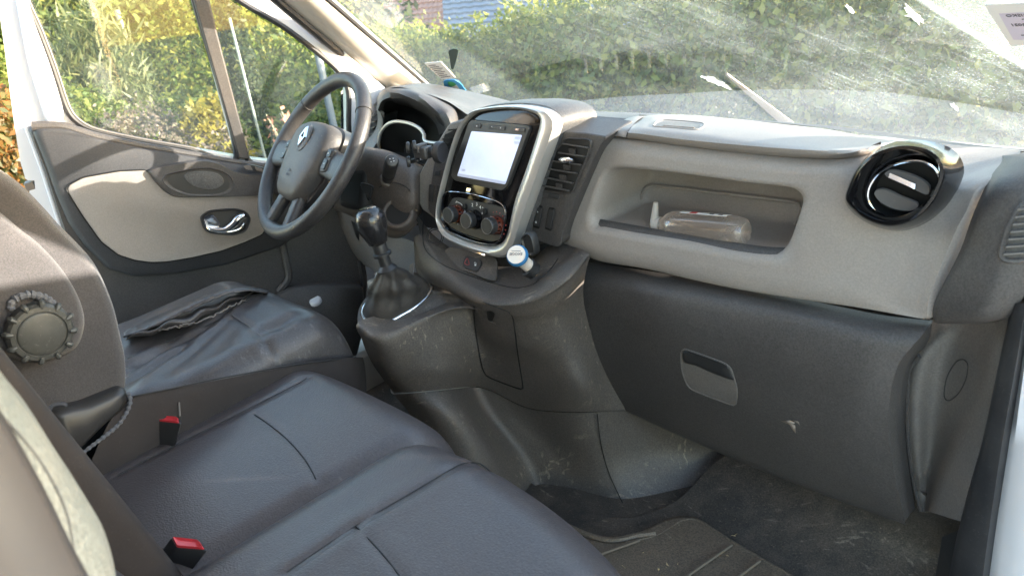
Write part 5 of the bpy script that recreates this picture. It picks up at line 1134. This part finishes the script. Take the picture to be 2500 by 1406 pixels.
def spoke(pts,wid,name,m,h0,h1,thk=.012):
    P=cr(np.array(pts),14); L=[]; wid=np.interp(np.linspace(0,1,14),np.linspace(0,1,len(wid)),wid); T=np.gradient(P,axis=0)
    for i in range(14):
        hh=h0+(h1-h0)*i/13; t=T[i]/np.linalg.norm(T[i]); nrm=np.array([-t[1],t[0]])
        loop=[]
        for q in np.linspace(0,2*np.pi,16,endpoint=False):
            c_,s_=math.cos(q),math.sin(q); e=.6
            o=nrm*wid[i]*math.copysign(abs(c_)**e,c_); loop.append(W(P[i][0]+o[0],P[i][1]+o[1],hh+thk*math.copysign(abs(s_)**e,s_)))
        L.append(loop)
    return MB().loft(L,True,True).build(name,m,sw_,sharp=60)
spoke([(-.180,-.015),(-.12,-.012),(-.05,.0)],[.034,.030,.04],'spoke',WHL,0,-.006,.013)
spoke([(.180,-.015),(.12,-.012),(.05,.0)],[.034,.030,.04],'spoke',WHL,0,-.006,.013)
spoke([(-.052,-.174),(-.04,-.11),(-.03,-.03)],[.016,.016,.03],'spoke',WHL,0,-.006,.012)
spoke([(.052,-.174),(.04,-.11),(.03,-.03)],[.016,.016,.03],'spoke',WHL,0,-.006,.012)
ab=[(-.080,.030),(-.070,.058),(-.035,.070),(.035,.070),(.070,.058),(.080,.030),(.074,-.02),(.058,-.062),(.035,-.088),(-.035,-.088),(-.058,-.062),(-.074,-.02)]
def abl(s,h): return cr(np.array([W(x*s*1.16,y*s*1.14-.008,h) for x,y in ab]),70,True)
ac=MB().loft([abl(1.0,-.03),abl(1.0,.0),abl(.97,.016),abl(.88,.024),abl(.6,.029),abl(.3,.031)],False,True).build('airbag_cover',mat('airbag plastic',(.055,.051,.050),.5,bump=.4,bscale=700,dust=.2),sw_,sharp=60)
MB().loft([abl(1.10,-.06),abl(1.06,-.012),abl(.98,-.008)],True,True).build('hub',PLK,sw_,sharp=50)
em=W(.0,.026,.0305)
MB().lathe(em,wnm,[(.0285,0),(.0285,.002),(.026,.0035),(0,.0035)],36,su=1.12,sv=.86,up=wv_).build('emblem_base',PLT,ac,sharp=40)
def dia(s,h): return [em+wnm*h+wv_*.027*s,em+wnm*h+wu*.0155*s,em+wnm*h-wv_*.027*s,em+wnm*h-wu*.0155*s]
MB().loft([dia(1,.003),dia(.82,.0075),dia(.52,.0075),dia(.40,.004)]).build('emblem',CHR,ac,sharp=20)
text('AIR',W(.0,-.052,.0318),wu,wv_,.0085,PRD,ac,'print'); text('BAG',W(.0,-.062,.031),wu,wv_,.0085,PRD,ac,'print')
for sx in (-1,1):
    pp=[(.098,.022),(.122,.020),(.126,-.030),(.100,-.034)]
    pd_=[W(sx*x,y,.013) for x,y in pp]
    cp_=slab(rnd(np.array(pd_),.006),-wnm*.012,'control_pad',PLD,sw_,bevel=.002)
    for y0 in ((.018,.0),(-.004,-.028)):
        slab(rnd(np.array([W(sx*.102,y0[0],.016),W(sx*.120,y0[0]-.002,.016),W(sx*.122,y0[1],.016),W(sx*.104,y0[1],.016)]),.004),-wnm*.004,'wheel_button',PLK,cp_,bevel=.001)
    text('+' if sx<0 else 'o',W(sx*.111,.008,.0163),wu,wv_,.007,PRW,cp_,'print'); text('-' if sx<0 else '<',W(sx*.113,-.016,.0163),wu,wv_,.007,PRW,cp_,'print')
stc=thing('steering_column','dark steering column shroud with ignition lock and stalk','steering column',(-.40,-.08,.55))
CLM=mat('column plastic',(.060,.049,.043),.55,grain=.3,bump=.35,bscale=800,dust=.35,dcol=(.15,.12,.10))
col=ypatch([[(820,350,-.02),(880,358,-.03),(940,366,-.02),(990,385,.0),(1030,405,.01),(1050,420,.03)],[(830,380,-.08),(888,366,-.085),(940,374,-.075),(985,392,-.06),(1020,410,-.045),(1044,430,.0)],
            [(830,430,-.12),(868,420,-.115),(930,425,-.105),(980,440,-.09),(1015,455,-.075),(1036,470,-.02)],[(825,480,-.13),(852,485,-.125),(915,490,-.115),(970,500,-.11),(1012,510,-.09),(1030,515,-.03)],
            [(815,505,-.12),(840,516,-.115),(895,535,-.11),(945,568,-.11),(985,570,-.10),(1018,535,-.06)],[(820,515,-.06),(845,522,-.06),(890,545,-.06),(945,578,-.06),(985,578,-.06),(1020,545,-.04)]],36,44)
MB().grid(col).build('shroud',CLM,stc,sharp=180)
jn=[on_grid(col,q,.001) for q in ((925,458),(945,449),(972,448),(1000,465),(1020,500))]; MB().tube(cr(jn,24),.0008,5).build('shroud_joint',PLB,stc)
MB().box((-.46,-.04,.60),(.055,0,0),(0,.09,-.02),(0,.02,.05)).build('column_core',PLB,stc,bevel=.02)
ia=np.array([.48,-.62,.62]); ia/=np.linalg.norm(ia); ic=on_grid(col,(975,524),-.004)
MB().lathe(ic,ia,[(.038,-.006),(.038,.010),(.0355,.0150),(.030,.0155),(.0275,.012),(.0270,.006)],36).build('ignition_surround',CLM,stc,sharp=60)
MB().lathe(ic,ia,[(.0272,.011),(.019,.004),(.0125,.0045),(.0115,.0085),(0,.0085)],36).build('ignition_funnel',PLB,stc,sharp=60)
MB().lathe(ic,ia,[(.0130,.004),(.0125,.0088),(.0105,.0092),(0,.0088)],30).build('ignition_collar',CLM,stc,sharp=60)
ik=MB().lathe(ic+ia*.0045,ia,[(.0085,0),(.0085,.005),(.0072,.0062),(0,.0062)],24).build('ignition_lock',mat('lock barrel',(.45,.40,.34),.35,metal=.8),stc,sharp=30)
MB().box(ic+ia*.0108,np.cross(ia,[0,0,1.])*.0035,ia*.0004,np.array([0,.0007,.0007])).build('key_slot',PLB,ik)
# stalk
sb_=on_grid(col,(945,440),-.006); sd=at(957,392,'y',-.155)-sb_; L=np.linalg.norm(sd); 
skt=MB().lathe(sb_,sd,[(.018,0),(.0165,.006),(.0145,.008)],24).build('stalk_collar',CLM,stc,sharp=50)
MB().lathe(sb_,sd,[(.010,.0),(.0125,.02),(.0135,.035),(.0142,.040),(.0142,.050),(.0135,.052),(.0138,.056),(.0150,L*.86),(.0145,L*.96),(.012,L),(.0115,L+.0004),(0,L+.0008)],28).build('wiper_stalk',PLK,stc,sharp=40)
sn=sd/L; su_=np.cross(sn,[1,0,0]); su_/=np.linalg.norm(su_); su_*=np.sign(su_[2]); sr_=np.cross(su_,sn)*1.0; sr_*=np.sign(sr_[0])
for dx,dy,s in ((0,.005,'o'),(-.005,0,'='),(.004,.001,'x'),(0,-.005,'*')): text(s,sb_+sd+sn*.0012+sr_*dx+su_*dy,sr_,su_,.005,PRW,stc,'print')
# control pod behind the wheel
pdp_=[np.array([(on_grid(col,q,o)) for q in cr(np.array(zB([(840,888),(855,884),(925,905),(935,930),(890,1040),(870,1048),(795,1025),(792,1000)])),40,True)]) for o in (.0,.012,.015)]
c=pdp_[2].mean(0); pod=MB().loft([pdp_[0],pdp_[1],(pdp_[2]-c)*.94+c],False,True).build('audio_pod',PLK,stc,sharp=40)
for z in ([(845,905),(920,922),(905,975),(830,955)],[(825,965),(902,985),(885,1035),(803,1015)]):
    q0=[on_grid(col,q,.017) for q in zB(z)]; slab(rnd(np.array(q0),.003),(.0,.006,-.004),'audio_button',PLK,pod,bevel=.001)

# ------------------------------------------------------------------ gear lever
gl=thing('gear_lever','black gear lever with leather boot and chrome base ring','gear lever',(-.2,-.25,.40))
RP=Pl((-.2,-.25,.405),(.08,-.16,1))
rq=zI([(100,735),(104,765),(122,792),(160,812),(215,820),(290,800),(370,758),(450,712),(520,660),(560,620),(576,590),(570,562),(540,538),(480,515),(410,515),(330,540),(240,590),(160,650),(115,695)])
RG=cr(RP.pts(rq,0),80,True)
MB().tube(RG,.0045,10,True).build('base_ring',CHR,gl,sharp=180)
pt=zI([(64,775),(75,830),(110,868),(165,885),(240,868),(400,795),(600,700),(790,610),(800,585),(720,545),(600,490),(470,465),(300,500),(160,600),(85,690)])
PO2=cr(RP.pts(pt,-.006),80,True)
k0=np.argmin(RG[:,0]-RG[:,2]*0); 
def align(A,B):
    best=min(range(len(B)),key=lambda s:((A-np.roll(B,-s,0))**2).sum()); return np.roll(B,-best,0)
if ((RG-align(RG,PO2))**2).sum()>((RG-align(RG,PO2[::-1]))**2).sum(): PO2=PO2[::-1]
PO2=align(RG,PO2)
MB().loft([RG*.97+RG.mean(0)*.03-[0,0,.012],RG-[0,0,.003],RG*.6+PO2*.4+[0,0,.0015],RG*.15+PO2*.85+[0,0,-.001],PO2,PO2-[0,0,.02]]).build('gear_pod_top',PLA,dash,sharp=70)
tp=at(945,655,'y',-.25); kb_=at(935,615,'y',-.252); kt=at(905,540,'y',-.262)
L=[]; nb_=80; rc=RG.mean(0)
for i,f in enumerate(np.linspace(0,1,18)):
    loop=[]; r_top=.019; e=f**1.2
    for j in range(nb_):
        a_=2*math.pi*j/nb_; b=RG[j]; d=b-rc; tpt=tp+d/np.linalg.norm(d)*r_top*np.array([1,1,.3])
        p=tpt*(1-e)+b*e; p[2]=tp[2]+(b[2]-tp[2])*f**1.15
        w=math.sin(f*math.pi); p+=d/np.linalg.norm(d)*(.0035*math.sin(7*a_+4*f)+.0030*abs(math.sin(3*a_+5*f))+.0030*math.sin(f*13+3*math.sin(a_+.6)))*w
        loop.append(p)
    L.append(loop)
MB().loft(L,True,False).build('leather_boot',mat('boot leather',(.030,.027,.025),.55,bump=.4,bscale=350,bmix='leather',dust=.3,dcol=(.13,.11,.09)),gl,sharp=180)
ax=kt-tp; la=np.linalg.norm(ax)
MB().lathe(tp-ax/la*.004,ax,[(.020,0),(.0205,.004),(.0165,.008),(.0125,.012),(.0125,.032),(.019,.034),(.019,.039),(.0145,.041),(.0150,.060),(.013,.064)],28).build('lever_collar',PLK,gl,sharp=40)
kn0=tp+ax/la*.054
kax=np.array([-.10,-.35,1.0]); kax=ax/la
kb2=MB().lathe(kn0,kax,[(.013,0),(.0195,.004),(.0225,.014),(.0280,.030),(.0305,.046),(.0295,.060),(.024,.071),(.0170,.0765),(0,.0770)],36).build('gear_knob',mat('gear knob leather',(.012,.012,.013),.22,bump=.25,bscale=380,bmix='leather',coat=.3,dust=.08,dcol=(.2,.19,.18)),gl,sharp=180)
cn=np.array([-.12,-.60,.79]); cn/=np.linalg.norm(cn); cc=kn0+kax*.046+cn*.0245
cr2=np.cross([0,0,1.],cn)*-1; cr2/=np.linalg.norm(cr2); cr2*=np.sign(cr2[0]); cu2=np.cross(cn,cr2); cu2*=np.sign(cu2[2])
MB().lathe(cc-cn*.004,cn,[(.0185,0),(.0185,.0045),(.0165,.0062),(.0160,.0052),(0,.0056)],36).build('shift_badge',CHR,kb2,sharp=40)
MB().lathe(cc+cn*.0016,cn,[(.0152,0),(.0148,.0006),(0,.0008)],30).build('shift_disc',GRD,kb2,sharp=40)
for i,dx in enumerate((-.008,0,.008)):
    MB().box(cc+cn*.0026+cr2*dx,cr2*.0004,cu2*.006,cn*.0002).build('shift_gate_mark',PRW,kb2)
MB().box(cc+cn*.0026,cr2*.008,cu2*.0004,cn*.0002).build('shift_gate_mark',PRW,kb2)
for dx,dy,s in ((-.008,.009,'1'),(0,.009,'3'),(.008,.009,'5'),(-.008,-.009,'2'),(0,-.009,'4'),(.008,-.009,'6')): text(s,cc+cn*.0026+cr2*dx+cu2*dy,cr2,cu2,.005,PRW,kb2,'print')

# ------------------------------------------------------------------ small things
us=thing('charger','white and blue round charger plugged into the lighter socket','charger',tuple(b))
ub=at(1291,650,'y',-.10); ut=at(1262,625,'y',-.150); ua=ut-ub; ul=np.linalg.norm(ua)
MB().lathe(ub,ua,[(.0125,0),(.0125,ul*.45),(.0122,ul*.5),(.0135,ul*.62),(.0165,ul*.86),(.0170,ul*.9)],30).build('body',USW,us,sharp=40)
un=np.array([-.30,-.72,.62]); un/=np.linalg.norm(un); hc=at(1264,625,'y',-.150)
un=ua/ul
MB().lathe(hc-un*.004,un,[(.0180,0),(.0205,.003),(.0205,.008),(.0185,.0105),(.0165,.0105)],36).build('rim',USB,us,sharp=40)
MB().lathe(hc+un*.004,un,[(.0172,0),(.0172,.0058),(0,.0064)],36).build('face',USW,us,sharp=40)
ur_=np.cross([0,0,1.],un); ur_/=np.linalg.norm(ur_); ur_*=np.sign(ur_[0]); uu_=np.cross(un,ur_); uu_*=np.sign(uu_[2])
text('EXOGIS',hc+un*.0106+uu_*.001,-ur_,-uu_,.0072,PRD,us,'print')
MB().box(hc+un*.0105+uu_*.0065,ur_*.009,uu_*.0004,un*.0003).build('print',PRD,us)
# phone holder clipped to the left vent
ph=thing('phone_holder','black phone clamp clipped in front of the instrument gauge','phone holder',tuple(at(1040,378,'y',-.06)))
h=lambda q,y:at(*zC([q])[0],'y',y)
MB().lathe(h((510,430),-.075),(-1,-.25,.05),[(.0,0),(.020,0),(.0225,.004),(.0225,.012),(.019,.016),(.012,.018)],30).build('ball_joint',PLK,ph,sharp=35)
MB().tube(cr([h((500,430),-.075),h((470,432),-.080),(h((420,425),-.085))],8),[.012,.012,.011,.0125,.0125,.011,.010,.010],14).build('neck',PLK,ph)
MB().box(h((375,430),-.09),np.array([.020,0,.002]),(0,.012,0),(0,0,.013)).build('clamp_body',mat('clamp plastic',(.05,.05,.052),.3,dust=.15),ph,bevel=.004)
MB().box(h((352,400),-.092),np.array([.010,0,.001]),(0,.014,0),(0,0,.009)).build('clamp_block',PLD,ph,bevel=.003)
for q0,q1 in (((300,395),(345,410)),((295,490),(350,470)),((335,490),(335,440))): MB().tube(cr([h(q0,-.098),h(((q0[0]+q1[0])/2,(q0[1]+q1[1])/2),-.096),h(q1,-.094)],6),.0052,10).build('clamp_arm',PLK,ph)
for q in ((282,395),(285,492),(325,385)): MB().lathe(h(q,-.104),(-.5,-.8,.1),[(.0,0),(.0085,0),(.0095,.003),(.0085,.007),(0,.0075)],18,su=1.3).build('clamp_pad',PLK,ph,sharp=40)
MB().box(h((350,470),-.098),np.array([.008,0,0]),(0,.004,0),(0,0,.003)).build('clamp_jaw',CHR,ph,bevel=.001)
# hand gel bottle lying in the recess
bt=thing('gel_bottle','clear gel pump bottle lying on its side in the grey recess','bottle',tuple(at(1715,580,'y',.05)))
B0=at(1612,548,'y',.05); B1=at(1822,568,'y',.05); bx=B1-B0; bl_=np.linalg.norm(bx); bx/=bl_
bu=np.array([-.02,-.75,.66]); bu=bu-bx*(bu@bx); bu/=np.linalg.norm(bu)
prof=[(.0125,0),(.0125,.004),(.0145,.008),(.021,.016),(.0255,.026),(.0268,.04),(.0268,bl_*.82),(.026,bl_*.9),(.0235,bl_*.97),(.018,bl_*1.0),(.012,bl_*.985),(0,bl_*.98)]
bod=MB().lathe(B0,bx,prof,40,su=1.0,sv=1.0,up=bu).build('body',GPL,bt,sharp=50)
pr2=[(max(r-.0022,.0003),h_) for r,h_ in prof[2:-3]]+[(.0,bl_*.965)]
MB().lathe(B0,bx,pr2,36,up=bu).build('gel',glass('gel',(.95,.90,.86),.06,.02,f0=.06,edge=.4,dc=(.8,.7,.62),tcol=(.8,.7,.62)),bod,sharp=60)
rb_=[]
for t_,w_ in ((.030,.0),(.046,.004)): rb_.append(B0+bx*t_)
fw=np.cross(bx,bu); fw*=np.sign(fw@(np.array([0,-.2,1.])))
lab=[]
for s in np.linspace(bl_*.26,bl_*.80,12): lab.append([B0+bx*s+.0275*(fw*math.cos(q)-bu*math.sin(q)*-1*math.copysign(1,1)) for q in np.linspace(-1.15,-.35,8)])
# label wraps the upper back of the bottle
lab=[[B0+bx*s+.0276*(np.array([0,math.sin(q),math.cos(q)])) for q in np.linspace(-.15,.75,8)] for s in np.linspace(bl_*.26,bl_*.80,12)]
lb_=MB().grid(lab).build('paper_label',PAP,bod,sharp=180,solid=.0003)
lr=[[B0+bx*s+.0280*(np.array([0,math.sin(q),math.cos(q)])) for q in np.linspace(-.15,.75,8)] for s in np.linspace(bl_*.38,bl_*.46,5)]
MB().grid(lr).build('label_stripe',mat('red label stripe',(.55,.05,.06),.5),lb_,sharp=180)
for k in (.6,.7): 
    lr=[[B0+bx*s+.0280*(np.array([0,math.sin(q),math.cos(q)])) for q in np.linspace(-.1,.1,5)] for s in np.linspace(bl_*k,bl_*(k+.05),4)]
    MB().grid(lr).build('print',PRD,lb_,sharp=180)
MILK=mat('milky plastic',(.75,.70,.64),.3,trans=.45)
nk=MB().lathe(B0-bx*.012,bx,[(.0135,0),(.0145,.002),(.0135,.004),(.0145,.006),(.0135,.008),(.0145,.010),(.0130,.014)],28).build('neck_ring',MILK,bt,sharp=50)
pm_=at(1597,548,'y',.048); pu=at(1601,494,'y',.050)
MB().tube(cr([B0-bx*.008,pm_+bx*.004,pm_],6),.0058,12).build('pump_stem',MILK,bt)
MB().tube(cr([pm_+(pm_-pu)*.22,pm_,pm_*.5+pu*.5,pu],14),np.interp(np.linspace(0,1,14),[0,.12,.4,1],[.004,.0085,.0075,.0042]),12).build('pump_nozzle',MILK,bt)
# papers on the windscreen
def ws_quad(z,n=1,off=.006): return np.array([ws_on(q,off) for q in z])
SPL=glass('dried splash',(.9,.9,.9),6.,1.,dc=(.85,.87,.86),tcol=(.85,.87,.86))
for cx_,cy_,ang,L_,W_ in ((1745,200,.35,40,8),(2232,40,.75,34,12),(2075,25,.9,16,5),(2330,262,.6,14,5)):
    rg_=np.random.default_rng(int(cx_)); P_=[]
    for a_ in np.linspace(0,2*math.pi,26,endpoint=False):
        rr_=(.55+.45*rg_.random())*(1.0 if rg_.random()>.2 else 1.5); x_=L_*math.cos(a_)*rr_; y_=W_*math.sin(a_)*rr_
        P_.append(ws_on((cx_+x_*math.cos(ang)-y_*math.sin(ang),cy_+x_*math.sin(ang)+y_*math.cos(ang)),-.004))
    slab(np.array(P_),(0,.0006,.0006),'splash_mark',SPL,van,bevel=0)
wn_=np.array([0,-.585,-.81])
st1=ws_quad(zD([(655,432),(768,422),(866,530),(772,542)])); o=slab(rnd(st1,.003),(0,.001,.0006),'windscreen_sticker',PAP,None,bevel=0)
tag(o,'small white printed sticker above the blue disc on the windscreen','sticker')
sr=(st1[1]-st1[0]); sr/=np.linalg.norm(sr); su2=st1[0]-st1[3]; su2/=np.linalg.norm(su2); ctr_=st1.mean(0)
for i,f in enumerate(np.linspace(.14,.86,8)):
    a=st1[0]*(1-f)+st1[3]*f; bq=st1[1]*(1-f)+st1[2]*f; p0=a+(bq-a)*.12-np.array([0,.0004,.0004]); p1=a+(bq-a)*(.55+.3*((i*7)%5)/5)-np.array([0,.0004,.0004])
    MB().tube([p0,(p0+p1)/2,p1],.0011,4).build('print',PRD,o)
dq=zD([(785,560),(800,545),(850,542),(890,558),(925,600),(955,660),(830,660)])
dk=cr(ws_quad(dq),40,True); o=slab(dk,(0,.001,.0006),'parking_disc',BLU,None,bevel=0); tag(o,'blue vignette disc with white and green print at windscreen foot','sticker')
for z,m_,of in (([(838,575),(865,572),(900,615),(905,640),(860,640)],PRW,.0075),([(815,560),(850,560),(870,578),(830,590)],GRN,.0085)):
    pq=cr(ws_quad(zD(z),1,of),24,True); slab(pq,(0,.0005,.0003),'print',m_,o,bevel=0)
dr=cr(ws_quad(zD([(822,345),(878,335),(882,370),(862,440),(850,478),(838,470),(828,400)])),30,True); 
o=slab(dr,(0,.001,.0006),'dark_shape',mat('dark green film',(.03,.06,.05),.4),None,bevel=0); tag(o,'dark pointed shape on the windscreen above the white sticker','sticker')  # dark pointed shape laid flat on the glass
pq=ws_quad([(2402,12),(2512,8),(2530,110),(2468,113)],1,.008); o=slab(rnd(pq,.004),(0,.001,.0006),'permit_paper',PAP,None,bevel=0); tag(o,'white permit sheet with lilac field at upper right of windscreen','permit')
iq=ws_quad([(2438,34),(2515,31),(2530,98),(2474,98)],1,.0095); lf_=slab(rnd(iq,.001),(0,.0004,.0003),'lilac_field',PAL,o,bevel=0)
pr_=iq[1]-iq[0]; pu_=iq[0]-iq[3]
def mtext(s,q,sz): text(s,ws_on(q,.0105),-pr_ if False else pr_,pu_,sz,PRD,o,'print',mirror=True)
mtext('RISKO',(2482,39),.0105); mtext('2021',(2486,62),.0105); mtext('000',(2500,48),.004); mtext('00000',(2500,87),.003)
